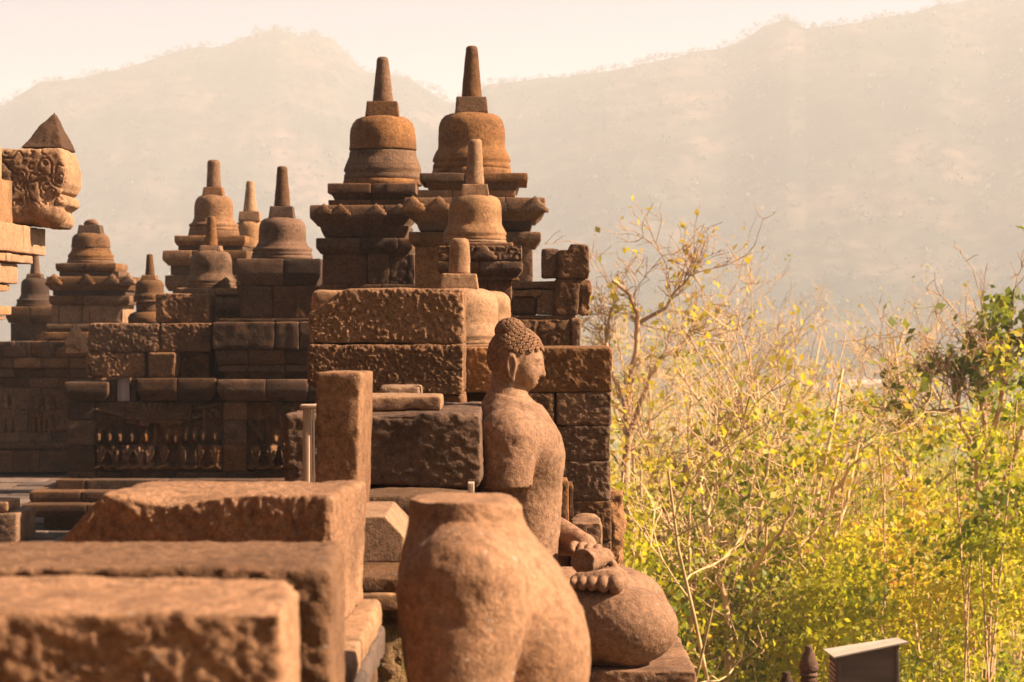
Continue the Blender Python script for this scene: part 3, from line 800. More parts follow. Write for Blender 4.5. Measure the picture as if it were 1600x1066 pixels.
def limb_tree(label, Y, stems, seed, bark=None, leaf=None, lsize=0.12, nleaf=150, clumps=(), twigs=1.0, wig=0.25):
    """a tree whose main stems follow given limbs (photo columns and rows at distance Y)"""
    rng = np.random.default_rng(seed); bark = bark or BARK
    x0, y0 = stems[0][0][0]
    X = PX(x0, Y); g = float(gz(X, Y)) - 0.3
    t = thing('leafy_tree' if clumps else 'bare_tree', (X, Y, g), label, 'tree', 'trees on the slope below the monument')
    main, twig, tips = [], [], []
    for k, (pts, r0) in enumerate(stems):
        dy = np.cumsum(rng.normal(size=len(pts)) * wig); dy -= dy[0]
        p = np.array([(PX(a, Y), Y + d, PZ(b, Y)) for (a, b), d in zip(pts, dy)])
        if pts[0][1] > 860: p = np.vstack([[p[0, 0] + rng.normal() * 0.1, Y, g], p])
        # smooth through the points
        u = np.linspace(0, len(p) - 1, 6 * (len(p) - 1) + 1); c = np.stack([np.interp(u, np.arange(len(p)), p[:, i]) for i in range(3)], 1)
        for _ in range(4): c[1:-1] = 0.25 * c[:-2] + 0.5 * c[1:-1] + 0.25 * c[2:]
        c[1:-1] += rng.normal(size=(len(c) - 2, 3)) * 0.012
        r = r0 * (1 - 0.72 * np.linspace(0, 1, len(c)) ** 1.1); main.append((c, r))
        st = int(len(c) * 0.35)
        for b in range(int(15 * twigs)):
            i = rng.integers(st, len(c)); d = c[min(i + 1, len(c) - 1)] - c[i - 1]; d = d / (np.linalg.norm(d) + 1e-6) * 0.7 + rng.normal(size=3) * np.array([0.7, 0.7, 0.5]) + np.array([0, 0, 0.35]); d /= np.linalg.norm(d)
            L = rng.uniform(0.35, 1.15); q, rq = grow(rng, c[i], d, L, max(r[i] * 0.3, 0.010), 0.2, 0.06, 6); twig.append((q, np.maximum(rq, 0.006)))
            for e in range(5):
                i3 = rng.integers(1, 7); d3 = rng.normal(size=3) * 0.6 + (q[i3] - q[i3 - 1]) / (L / 6) + np.array([0, 0, 0.2]); d3 /= np.linalg.norm(d3)
                w, rw = grow(rng, q[i3], d3, L * rng.uniform(0.3, 0.6), 0.008, 0.25, 0.05, 4); twig.append((w, np.maximum(rw, 0.0048))); tips.append(w[-1])
                for f in range(2):
                    d4 = rng.normal(size=3) + np.array([0, 0, 0.3]); d4 /= np.linalg.norm(d4)
                    x, rx = grow(rng, w[rng.integers(1, 5)], d4, L * rng.uniform(0.15, 0.3), 0.006, 0.25, 0.05, 3); twig.append((x, np.maximum(rx, 0.004))); tips.append(x[-1])
    v, q = tubes(main, 9); mesh_obj('trunk', v, q, bark, t)
    v, q = tubes(twig, 3); tag(mesh_obj('crown', v, q, bark, t), kind='stuff')
    tips = np.array(tips); c = tips[rng.integers(0, len(tips), 2 * nleaf)] + rng.normal(size=(2 * nleaf, 3)) * 0.06
    for (a, b, rad, n) in clumps:
        cc = np.array([PX(a, Y), Y + rng.normal() * 0.3, PZ(b, Y)]); sub = cc + rng.normal(size=(max(3, n // 9), 3)) * rad * Y / F * np.array([1, 1.2, 0.7])
        c = np.vstack([c, sub[rng.integers(0, len(sub), n)] + rng.normal(size=(n, 3)) * 0.055])
    v, q = leaf_quads(c, lsize, rng, 0.9, 0.62); tag(mesh_obj('foliage', v, q, leaf or LEAF_Y, t, False), kind='stuff')
    return t

limb_tree('bare brown tree with forked crown standing just right of the stone wall', 33, [([(1000, 900), (990, 850), (974, 760), (983, 690), (978, 640), (990, 570), (1000, 500), (985, 460), (955, 440)], 0.085), ([(983, 680), (1004, 610), (1030, 560), (1075, 530), (1085, 490)], 0.045), ([(1000, 505), (1040, 480), (1060, 450), (1085, 425)], 0.032), ([(978, 640), (955, 580), (948, 520), (960, 470)], 0.04)], 41, BARK_D, nleaf=130)
limb_tree('thin crooked brown tree with arching limb beside the forked tree', 30, [([(1018, 900), (1030, 840), (1045, 790), (1062, 757), (1085, 746), (1115, 750), (1150, 770), (1175, 765)], 0.075), ([(1062, 757), (1075, 720), (1120, 690), (1180, 660)], 0.04), ([(1040, 800), (1020, 740), (1010, 690)], 0.035)], 42, BARK_D, nleaf=120, twigs=0.8)
limb_tree('pale tree leaning right with long straight stems in mid thicket', 27, [([(1165, 1075), (1200, 980), (1250, 880), (1295, 780), (1335, 695)], 0.06), ([(1185, 1015), (1245, 970), (1262, 962)], 0.05), ([(1155, 1075), (1180, 960), (1188, 860), (1186, 780), (1200, 700), (1230, 640)], 0.062), ([(1160, 1075), (1150, 960), (1175, 880), (1165, 800), (1150, 740)], 0.05)], 43, nleaf=110, twigs=0.8)
limb_tree('pale bare tree whose stems fan out left of the dark finial', 25, [([(1135, 1075), (1140, 1000), (1128, 900), (1110, 820), (1100, 760)], 0.05), ([(1140, 1075), (1160, 990), (1180, 900), (1215, 830), (1240, 790)], 0.045), ([(1085, 1075), (1082, 980), (1076, 880), (1080, 790)], 0.045), ([(1120, 1075), (1110, 1000), (1085, 920), (1060, 880)], 0.03)], 44, nleaf=110, twigs=0.7)
limb_tree('brown tree with clusters of broad green leaves at the right edge', 28, [([(1545, 1000), (1550, 930), (1540, 860), (1560, 790), (1590, 700), (1612, 640)], 0.085), ([(1545, 870), (1530, 790), (1525, 720), (1500, 650), (1490, 590), (1470, 560)], 0.055), ([(1530, 740), (1555, 650), (1570, 560), (1585, 490)], 0.05), ([(1540, 690), (1530, 600), (1510, 540)], 0.035), ([(1495, 640), (1460, 640), (1425, 650)], 0.03)], 45, BARK_D, LEAF_B, 0.14, 60,
          clumps=[(1455, 575, 16, 60), (1490, 578, 18, 70), (1520, 585, 16, 50), (1555, 480, 14, 60), (1590, 470, 12, 45), (1575, 520, 20, 90), (1600, 540, 18, 80), (1560, 560, 20, 70), (1595, 590, 18, 60), (1535, 520, 14, 40), (1620, 500, 20, 90), (1420, 640, 12, 22), (1400, 600, 8, 10)], twigs=0.8)
limb_tree('pale crooked tree with bare forks in front of the box roof', 29, [([(1330, 1075), (1325, 980), (1340, 900), (1300, 850), (1290, 790), (1310, 720)], 0.045), ([(1335, 910), (1380, 860), (1420, 850), (1450, 830)], 0.035), ([(1300, 850), (1265, 870), (1240, 850)], 0.028)], 46, nleaf=120, twigs=0.8)

# ------------------------------------------------------------------ the air
hz = bpy.data.materials.new('warm_haze'); hz.use_nodes = True
nt = hz.node_tree; nt.nodes.remove(nt.nodes['Principled BSDF'])
pv = nt.nodes.new('ShaderNodeVolumePrincipled')
pv.inputs['Color'].default_value = (0.98, 0.98, 0.98, 1); pv.inputs['Density'].default_value = 0.00066; pv.inputs['Anisotropy'].default_value = 0.1
nt.links.new(pv.outputs[0], nt.nodes['Material Output'].inputs['Volume'])
V = [(x, y, z) for z in (-34, 205) for y in (-400, 2300) for x in (-2100, 2100)]
tag(mesh_obj('haze', V, [[0, 2, 3, 1], [4, 5, 7, 6], [0, 1, 5, 4], [2, 6, 7, 3], [0, 4, 6, 2], [1, 3, 7, 5]], hz, None, False), kind='stuff')
# ================================================================== the monument
def slab_box(name, lo, hi, mat, kind='structure', sp=0.4):
    return tag(rock(name, None, lo, hi, mat, seed=sd(), rough=0.01, rnd=0.03, sp=sp), kind=kind)

# terrace masses: upper terrace with the gallery floor, lower terrace to the right
slab_box('upper_terrace', (-16, -3, -2.6), (-0.95, 42, -0.06), STONE_D, sp=1.0)
slab_box('lower_terrace', (-16, -3, -9.2), (3.6, 19.5, -2.605), STONE_D, sp=1.0)
# gallery floor of paving stones
pave = rock('gallery_floor', None, (-15.9, -2.9, -0.058), (-1.0, 41.9, -0.035), STONE_D, seed=3, sp=2.0, rough=0.001); tag(pave, kind='structure')
# unseen monument terraces, added beside and behind the viewpoint to block haze light
up = thing('haze_block_terraces', (-10, 0, 0), 'unseen stepped monument terraces added to hold back haze light', 'temple')
for k in range(5):
    zz0 = 0.0 + k * 1.7
    rock('haze_block_tier', up, (-18, -14, zz0), (-4.62 - 0.9 * k, 11.4 - 0.8 * k, zz0 + 1.699), STONE_D, seed=sd(), rough=0.02, rnd=0.04, sp=0.5)
for k in range(6):
    zz0 = -2.6 + k * 1.75
    rock('haze_block_tier', up, (-4.6, -14, zz0), (1.5 - 0.15 * k, -1.6 - 0.3 * k, zz0 + 1.749), STONE_D, seed=sd(), rough=0.02, rnd=0.04, sp=0.4)
rnd_ = random.Random(4)
for r in range(26):
    y = 15.5 + r * 0.42
    x = -6.2 + rnd_.random() * 0.3
    while x < -2.0:
        w = rnd_.uniform(0.4, 0.8)
        rock('paving_stone', pave, (x + 0.004, y + 0.004, -0.034), (x + w - 0.004, y + 0.416, 0.0 + rnd_.uniform(-0.008, 0.006)), PAVE, seed=sd(), rough=0.004, rnd=0.008, sp=0.1)
        x += w

# ------------------------------------------------------------------ balustrade
bal = thing('balustrade', (-0.3, 9, -2.6), 'long stone balustrade carrying the statues above the wooded slope', 'balustrade')
zs = [-2.6, -1.9, -1.3, -0.75, -0.25, 0.15, 0.5]
for k in range(6):
    course(bal, 'block', -0.9, 0.36 + (0.06 if k in (0, 5) else 0), 0.6, 18.6, zs[k], zs[k + 1], STONE, joints=[-0.2], nd_=20, sp=0.12)
# rear wall of the niches: stones under the loose blocks in the foreground
wl_ = thing('niche_rear_wall', (-0.7, 3, 0.5), 'low rear wall of worn stones beneath the blurred foreground blocks', 'wall')
for z0, z1, xr, mt in ((0.5, 0.78, -0.262, STONE), (0.78, 1.06, -0.255, STONE), (1.06, 1.118, -0.245, PAVE), (1.118, 1.172, -0.25, STONE_P)):
    course(wl_, 'block', -1.1, xr, 1.2, 3.25, z0, z1, mt, joints=[-0.7], nd_=6, sp=0.012, rough=0.008, rnd=0.012)

def loose(name, label, lo, hi, mat, cat='stone block', group='loose blocks lying on the balustrade', **kw):
    o = rock(name, None, lo, hi, mat, seed=sd(), **kw)
    return tag(o, label, cat, group)

# foreground blocks
loose('stone_block', 'large blurred stone block nearest the lens in the lower left corner', (-1.05, 2.17, 1.172), (-0.222, 2.47, 1.437), STONE_F, sp=0.0045, rough=0.010, rnd=0.012, freq=8, pit=0.0045, yaw=0.03, mx=170)
loose('stone_block', 'blurred stone block second from the lens behind the nearest one', (-1.30, 2.82, 1.172), (-0.226, 3.16, 1.407), STONE_F, sp=0.006, rough=0.008, rnd=0.012, freq=8, pit=0.006, yaw=0.02, mx=160)
def chipC(p):
    # broken upper left corner
    t = np.clip((-0.70 - p[:, 0]) / 0.10, 0, 1); p[:, 2] -= t * 0.11 * sstep(1.2, 1.4, p[:, 2])
    h = np.exp(-((p[:, 0] + 0.58) / 0.07) ** 2 - ((p[:, 1] - 4.02) / 0.06) ** 2); p[:, 2] -= 0.018 * h
    return p
loose('stone_block', 'rough stone block with pitted front and bright right side in front of the upright post', (-0.80, 4.02, 1.172), (-0.292, 4.36, 1.404), STONE_F, sp=0.0048, rough=0.008, rnd=0.011, freq=8, pit=0.0055, pitdir=(1, 1, 0.7), yaw=-0.11, deform=chipC, mx=150)

# mossy pier between the two statues
pier = thing('mossy_pier', (-0.7, 5.5, 0.5), 'rough mossy pier of stones between the two seated statues', 'pier')
rock('rubble_core', pier, (-1.15, 4.93, 0.5), (-0.215, 6.2, 1.088), MOSSY, seed=sd(), rough=0.03, rnd=0.03, sp=0.012, freq=11, pit=0.014, mx=130)
rock('slab', pier, (-1.12, 4.90, 1.089), (-0.235, 6.1, 1.122), STONE_P, seed=sd(), rough=0.008, rnd=0.012, sp=0.01)
rock('slab', pier, (-1.10, 4.92, 1.123), (-0.24, 6.1, 1.156), STONE, seed=sd(), rough=0.008, rnd=0.012, sp=0.01)

# pale block with a cut corner
def cutc(p):
    z0, z1 = 1.158, 1.296
    return p
a = [(-0.46, 1.158), (-0.248, 1.158), (-0.242, 1.217), (-0.285, 1.262), (-0.285, 1.262), (-0.46, 1.262)]
def prism(name, parent, poly, y0, y1, mat, bevel=0.004):
    n = len(poly); V = [(x, y0, z) for x, z in poly] + [(x, y1, z) for x, z in poly]
    Fc = [list(range(n)), list(range(2 * n - 1, n - 1, -1))] + [[i, i + n, (i + 1) % n + n, (i + 1) % n] for i in range(n)]
    o = mesh_obj(name, V, Fc, mat, parent, False)
    b = o.modifiers.new('bevel', 'BEVEL'); b.width = bevel; b.segments = 2; b.limit_method = 'ANGLE'
    return o
cb = [(-0.47, 1.158), (-0.250, 1.158), (-0.243, 1.216), (-0.286, 1.262), (-0.47, 1.262)]
# front and back outlines differ so the chamfer reads as a wide bright facet
def loft2(name, parent, A, y0, B, y1, mat):
    n = len(A); V = [(x, y0, z) for x, z in A] + [(x, y1, z) for x, z in B]
    Fc = [list(range(n)), list(range(2 * n - 1, n - 1, -1))] + [[i, i + n, (i + 1) % n + n, (i + 1) % n] for i in range(n)]
    o = mesh_obj(name, V, Fc, mat, parent, False)
    b = o.modifiers.new('bevel', 'BEVEL'); b.width = 0.004; b.segments = 2; b.limit_method = 'ANGLE'
    return o
o = prism('cut_stone', None, cb, 5.2, 5.62, STONE_P); tag(o, 'pale freshly cut stone with chamfered corner beside the headless statue', 'stone block')

# upright post
def lean(p):
    p[:, 0] -= (1.58 - p[:, 2]) * 0.03 * (p[:, 0] > -0.39); return p
o = rock('stone_post', None, (-0.452, 5.42, 1.157), (-0.345, 5.62, 1.582), STONE_F, seed=sd(), rough=0.004, rnd=0.008, sp=0.008, pit=0.002, yaw=-0.10, deform=lean)
tag(o, 'upright squared stone post with bright right edge standing behind the rough block', 'post')

# wooden frame beside it
WOOD = plain_mat('weathered_wood', (0.42, 0.27, 0.17), 0.8, 0.3, 30, stretch=(1, 1, 0.1)); METAL = plain_mat('pale_rod', (0.62, 0.46, 0.33), 0.5, 0.2, 30)
fr = thing('barrier_frame', (-0.53, 5.85, 1.157), 'small wooden barrier frame with two thin rods left of the upright post', 'frame')
rock('upright', fr, (PX(474, 5.85), 5.83, 1.157), (PX(485, 5.85), 5.87, PZ(636, 5.85)), WOOD, seed=sd(), rough=0.001, rnd=0.003, sp=0.02)
rock('upright', fr, (PX(474, 5.85) + 0.085, 5.83, 1.157), (PX(485, 5.85) + 0.085, 5.87, PZ(636, 5.85)), WOOD, seed=sd(), rough=0.001, rnd=0.003, sp=0.02)
rock('top_rail', fr, (PX(470, 5.85), 5.825, PZ(639, 5.85)), (PX(488, 5.85) + 0.085, 5.875, PZ(632, 5.85)), WOOD, seed=sd(), rough=0.001, rnd=0.003, sp=0.02)
for px in (487.5, 491.5):
    x = PX(px, 5.84)
    v, q = tubes([(np.array([(x, 5.84, 1.157), (x - 0.001, 5.84, 1.3), (x - 0.003, 5.84, PZ(640, 5.84))]), np.array([0.0026] * 3))], 8)
    mesh_obj('rod', v, q, METAL, fr)

# dark slab and the loose slabs on it
shelf = thing('shelf_wall', (-0.5, 6.8, 0.5), 'low stone ledge under the dark shaded slab behind the seated statue', 'wall')
rock('ledge', shelf, (-0.66, 6.30, 1.155), (-0.115, 7.6, 1.222), STONE, seed=sd(), rough=0.008, rnd=0.012, sp=0.012)
rock('footing', shelf, (-0.65, 6.36, 0.5), (-0.125, 7.6, 1.154), STONE_D, seed=sd(), rough=0.02, rnd=0.03, sp=0.03, pit=0.006)
def brk(p):
    s = sstep(-0.2, -0.09, p[:, 0]); p[:, 0] -= 0.02 * np.sin(p[:, 2] * 40) * s; return p
loose('stone_slab', 'dark shaded slab with chiselled face behind the seated statue back', (PX(446, 6.55), 6.55, 1.226), (PX(750, 6.55), 7.45, PZ(648, 6.55)), STONE_D, 'stone slab', sp=0.0055, rough=0.012, rnd=0.010, freq=6, pit=0.005, pitdir=(0.5, 1, 0.9), mx=140)
zt = PZ(648, 6.55)
loose('stone_slab', 'long flat slab lying on top of the dark shaded slab', (PX(520, 6.8), 6.72, zt + 0.004), (PX(690, 6.8), 7.05, zt + 0.045), STONE_P, 'stone slab', sp=0.008, rough=0.007, rnd=0.012)
loose('stone_slab', 'short flat slab behind the long slab on the dark slab', (PX(592, 7.1), 7.10, zt + 0.004), (PX(656, 7.1), 7.35, zt + 0.062), STONE_P, 'stone slab', sp=0.008, rough=0.006, rnd=0.010)
o = rock('wedge_stone', None, (PX(731, 6.40), 6.36, 1.2225), (PX(741, 6.40), 6.42, 1.252), STONE_CUT, seed=sd(), rough=0.001, rnd=0.002, sp=0.01); tag(o, 'tiny bright wedge stone on the ledge beside the statue back', 'stone')

# big slabs behind (left side of the second niche)
nw = thing('niche_side_wall', (-0.45, 8.8, 0.5), 'niche wall of two huge rough slabs behind the upright post', 'wall')
def cutl(p):
    t = sstep(PX(545, 8.5), PX(484, 8.5), p[:, 0]); p[:, 2] -= t * 0.085 * sstep(PZ(538, 8.5), PZ(452, 8.5), p[:, 2]); return p
pblock('slab', nw, 482, 451, 724, 537, 8.5, 0.55, STONE_R, rough=0.008, rnd=0.012, sp=0.0048, pit=0.0055, pitdir=(0.9, 1, 0.7), deform=cutl, mx=150)
def cutb(p):
    t = sstep(PX(520, 8.5), PX(480, 8.5), p[:, 0]) ; p[:, 2] += t * 0.03 * sstep(PZ(560, 8.5), PZ(616, 8.5), p[:, 2]); return p
pblock('slab', nw, 480, 538, 724, 617, 8.49, 0.55, STONE_R, rough=0.010, rnd=0.014, sp=0.0048, pit=0.0065, mx=150, deform=cutb)
pblock('block', nw, 486, 453, 548, 500, 8.9, 0.4, STONE_P, rough=0.006, rnd=0.03, sp=0.012)
rock('block', nw, (PX(692, 8.5), 8.52, 0.5), (PX(724, 8.5), 9.0, PZ(618, 8.5)), STONE_R, seed=sd(), rough=0.01, rnd=0.012, sp=0.01, pit=0.006)
rock('block', nw, (PX(500, 8.6), 8.65, 0.5), (PX(690, 8.6), 9.0, PZ(619, 8.6)), STONE_D, seed=sd(), rough=0.01, rnd=0.012, sp=0.02, pit=0.006)

# coursed wall behind the statue
cw = thing('coursed_wall', (0.1, 9.3, 0.5), 'coursed block wall directly behind the seated statue face', 'wall')
rows = [(543, 613, [800]), (613, 665, [770, 868]), (665, 720, [861]), (720, 783, [820]), (783, 846, [880]), (846, 900, [800])]
for k, (y0, y1, js) in enumerate(rows):
    pcourse(cw, 'block', 727 if k == 0 else 770, y0, 957 - (0, 1, 3, 2, 1, 0)[k], y1, 9.0, 0.55, STONE_R, joints=js, nd_=1, rough=0.007, rnd=0.009, sp=0.006, pit=0.004)
pcourse(cw, 'block', 727, 900, 957, 975, 9.0, 0.55, STONE_R, joints=[860], nd_=1)
rock('block', cw, (PX(727, 9.1), 9.12, 0.5), (PX(768, 9.1), 9.5, PZ(614, 9.1)), STONE_D, seed=sd(), rough=0.01, rnd=0.01, sp=0.015, pit=0.006)

# things lying on the platform between the statue and that wall
zp = 0.665
rock_kw = dict(rough=0.008, rnd=0.012, sp=0.008)
s2 = thing('platform', (0.1, 8, 0.5), 'flat stone platform the two seated statues rest on', 'platform')
for y0, y1 in ((2.75, 4.3), (4.302, 6.03), (6.032, 6.795)):
    rock('slab', s2, (-0.2, y0, 0.502), (0.40, y1, 0.58), STONE, seed=sd(), rough=0.006, rnd=0.012, sp=0.03)
rock('slab', s2, (-0.24, 2.9, 0.581), (0.5, 4.15, zp), STONE_P, seed=sd(), rough=0.006, rnd=0.012, sp=0.02)
rock('slab', s2, (-0.110, 6.80, 0.502), (0.548, 8.0, zp), STONE, seed=sd(), rough=0.007, rnd=0.012, sp=0.009, pit=0.003)
rock('slab', s2, (-0.110, 8.005, 0.502), (0.50, 8.98, zp - 0.01), STONE, seed=sd(), rough=0.007, rnd=0.012, sp=0.015)
lb = thing('broken_pilaster', (0.2, 8.5, zp), 'broken upright pilaster stone just in front of the statue chest', 'stone block', 'loose blocks lying on the balustrade')
rock('shaft', lb, (PX(868, 8.45), 8.45, zp - 0.012), (PX(889, 8.45), 8.7, PZ(752, 8.45)), STONE, seed=sd(), rough=0.006, rnd=0.01, sp=0.009, pit=0.003)
rock('fillet', lb, (PX(889, 8.5), 8.50, zp - 0.012), (PX(896, 8.5), 8.7, PZ(758, 8.5)), STONE, seed=sd(), rough=0.006, rnd=0.01, sp=0.009)
loose('stone_block', 'small square block standing above the broken hand of the statue', (PX(893, 8.3), 8.3, zp - 0.01), (PX(941, 8.3), 8.55, PZ(817, 8.3)), STONE_R, sp=0.009, rough=0.008, rnd=0.01, pit=0.004)
# rounded cap stone behind it
lathe_t = thing('rounded_stone', (PX(915, 8.78), 8.78, zp), 'pale rounded cap stone behind the small square block', 'stone')
kz = PZ(802, 8.78)
lathe('dome', lathe_t, PX(915, 8.78), 8.78, [(0.05, zp - 0.01), (0.062, zp + 0.02), (0.062, kz - 0.05), (0.055, kz - 0.02), (0.035, kz - 0.004), (0.01, kz)], STONE_P, seed=9)
# carved edge stones beyond the wall
ce = thing('carved_edge', (0.42, 10.1, 0.5), 'carved jagged cornice edge jutting out beyond the coursed wall', 'cornice')
rock('carved_stone', ce, (0.2, 9.7, PZ(895, 9.7)), (PX(973, 9.7), 10.1, PZ(770, 9.7)), STONE_R, seed=sd(), rough=0.03, rnd=0.03, sp=0.01, freq=16, pit=0.012)
rock('carved_stone', ce, (0.2, 9.68, 0.5), (PX(982, 9.7), 10.1, PZ(896, 9.7)), STONE_R, seed=sd(), rough=0.04, rnd=0.04, sp=0.01, freq=14, pit=0.012)

# ------------------------------------------------------------------ relief helpers
def scroll(amp, sc, seed):
    def f(p):
        w = p * sc
        a = fbm(w * 0.6, seed, 2) * 2.2
        t = np.sin(w[:, 0] * 2.0 + a * 3.0) * np.cos(w[:, 2] * 2.0 + a * 2.6 + 1)
        return amp * (1 - sstep(0.0, 0.35, np.abs(t))) * -1.0 + amp * 0.5 * sstep(0.5, 0.9, t)
    return f

def antefix(parent, cx, yb, Y, w, h, mat, d=0.05, seed=0):
    """small carved leaf ornament: px at distance Y, foot at row yb"""
    k = Y / F; X = PX(cx, Y); z = PZ(yb, Y); w *= k; h *= k
    poly = [(-.5, 0), (.5, 0), (.52, .25), (.40, .34), (.42, .5), (.24, .6), (.16, .82), (0, 1), (-.16, .82), (-.24, .6), (-.42, .5), (-.40, .34), (-.52, .25)]
    n = len(poly)
    n = len(poly)
    V = [(X + a * w, Y - d * 0.35, z + b * h) for a, b in poly] + [(X + a * w * 1.06, Y + 0.06, z + b * h) for a, b in poly]
    V += [(X + a * w * 0.62, Y - d * 0.75, z + (b * 0.62 + 0.14) * h) for a, b in poly] + [(X, Y - d * 0.55, z + 0.40 * h)]
    Fc = [[i, (i + 1) % n, 2 * n + (i + 1) % n, 2 * n + i] for i in range(n)] + [[2 * n + i, 2 * n + (i + 1) % n, 3 * n] for i in range(n)]
    Fc += [list(range(2 * n - 1, n - 1, -1))] + [[i, i + n, (i + 1) % n + n, (i + 1) % n] for i in range(n)]
    if isinstance(parent, list):
        parent = min(parent, key=lambda o: abs(ORG[o.name].x - X) + 0.3 * abs(ORG[o.name].y - Y))
    return mesh_obj('antefix', V, Fc, mat, parent, True)

# ------------------------------------------------------------------ the two tall stupa towers in the middle
def Yc(Yf, dep): return Yf + dep / 2
t1 = thing('stupa_tower', (PX(740, 16.5), 16.5, 0.5), 'tallest bell stupa tower, the right one of the central pair', 'stupa', 'stupa towers on the balustrade')
Yf = 16.0; D = 0.98
pcourse(t1, 'wall_stone', 648, 385, 833, 452, Yf + 0.06, D - 0.12, STONE, joints=[705, 760, 806], relief=scroll(0.008, 14, 5))
pcourse(t1, 'wall_stone', 648, 452, 833, 640, Yf + 0.06, D - 0.12, STONE, joints=[740], sp=0.05)
course(t1, 'wall_stone', PX(630, Yf), PX(850, Yf), Yf, D, 0.5, PZ(640, Yf), STONE, joints=[PX(740, Yf)], sp=0.08)
pcourse(t1, 'moulding', 638, 362, 846, 385, Yf + 0.02, D - 0.04, STONE, 'cornice', 0.03, [700, 770])
pcourse(t1, 'neck_course', 650, 344, 833, 361, Yf + 0.07, D - 0.14, STONE_D, 'cove', 0.02, [742])
k1 = pcourse(t1, 'cornice', 630, 308, 853, 345, Yf, D, STONE, 'cornice', 0.06, [707, 790])
pcourse(t1, 'cap_course', 652, 297, 806, 309, Yf + 0.10, D - 0.2, STONE_P, None, 0, [707])
pcourse(t1, 'cap_course', 665, 283, 812, 298, Yf + 0.08, D - 0.16, STONE, 'cove', 0.02, [740])
pcourse(t1, 'cap_slab', 655, 270, 825, 284, Yf + 0.06, D - 0.12, STONE, None, 0, [726])
for cx in (646, 686, 760, 836): antefix(k1, cx, 332, Yf + 0.004, 40, 26, STONE, 0.022)
stupa(t1, 737, Yc(Yf, D), 72, 153, 177, 266, 9, 16, 26, 52, 61, PZ(270, Yf), STONE)

t2 = thing('stupa_tower', (PX(570, 17.7), 17.7, 0), 'left stupa tower of the central pair, its bell split by a joint', 'stupa', 'stupa towers on the balustrade')
Yf = 17.2; D = 0.86
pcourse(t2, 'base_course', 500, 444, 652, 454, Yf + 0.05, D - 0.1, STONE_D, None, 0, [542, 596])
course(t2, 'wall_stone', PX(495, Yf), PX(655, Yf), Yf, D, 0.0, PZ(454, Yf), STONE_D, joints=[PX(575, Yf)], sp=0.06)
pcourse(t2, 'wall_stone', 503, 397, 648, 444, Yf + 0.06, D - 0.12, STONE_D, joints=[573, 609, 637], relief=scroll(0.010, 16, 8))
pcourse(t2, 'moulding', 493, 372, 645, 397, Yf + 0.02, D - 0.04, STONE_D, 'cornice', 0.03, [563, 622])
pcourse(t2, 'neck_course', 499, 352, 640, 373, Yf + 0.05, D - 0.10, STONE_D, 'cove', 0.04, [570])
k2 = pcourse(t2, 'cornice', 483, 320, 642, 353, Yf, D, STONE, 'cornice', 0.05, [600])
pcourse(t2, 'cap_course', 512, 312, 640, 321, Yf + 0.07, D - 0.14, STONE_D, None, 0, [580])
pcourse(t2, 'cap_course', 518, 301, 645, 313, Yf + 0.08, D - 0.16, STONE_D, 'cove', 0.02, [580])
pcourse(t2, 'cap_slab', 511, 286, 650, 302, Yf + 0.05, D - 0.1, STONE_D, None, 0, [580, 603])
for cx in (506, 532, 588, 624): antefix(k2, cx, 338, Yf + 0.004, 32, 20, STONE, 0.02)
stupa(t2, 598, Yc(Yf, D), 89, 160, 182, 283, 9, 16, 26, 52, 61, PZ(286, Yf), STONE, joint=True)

# front stupa on a carved block
t3 = thing('stupa_tower', (PX(748, 13.3), 13.3, 0.5), 'smaller pale bell stupa on a carved block before the central pair', 'stupa', 'stupa towers on the balustrade')
Yf = 13.0; D = 0.50
course(t3, 'wall_stone', PX(680, Yf), PX(822, Yf), Yf, D, 0.5, PZ(489, Yf), STONE, joints=[PX(750, Yf)], sp=0.05, nd_=1)
pcourse(t3, 'base_course', 686, 478, 817, 489, Yf + 0.01, D - 0.02, STONE, None, 0, [760], nd_=1)
pcourse(t3, 'base_course', 690, 467, 808, 478, Yf + 0.03, D - 0.06, STONE, None, 0, [730], nd_=1)
pcourse(t3, 'wall_stone', 697, 437, 800, 467, Yf + 0.05, D - 0.1, STONE, None, 0, [762], nd_=1)
pcourse(t3, 'neck_course', 690, 430, 808, 438, Yf + 0.03, D - 0.06, STONE, 'cove', -0.02, nd_=1)
pcourse(t3, 'cornice', 683, 408, 817, 431, Yf, D, STONE, 'cornice', 0.02, [750], nd_=1)
k3 = pcourse(t3, 'carved_course', 684, 384, 816, 408, Yf + 0.005, D - 0.01, STONE, None, 0, [742], nd_=1, relief=scroll(0.012, 26, 12), sp=0.008)
pcourse(t3, 'cap_slab', 700, 379, 802, 385, Yf + 0.06, D - 0.12, STONE_P, nd_=1)
antefix(k3, 755, 406, Yf - 0.004, 42, 24, STONE, 0.015)
stupa(t3, 742, Yc(Yf, D), 218, 289, 305, 378, 10, 14.5, 22, 41.5, 49, PZ(379, Yf), STONE_P)

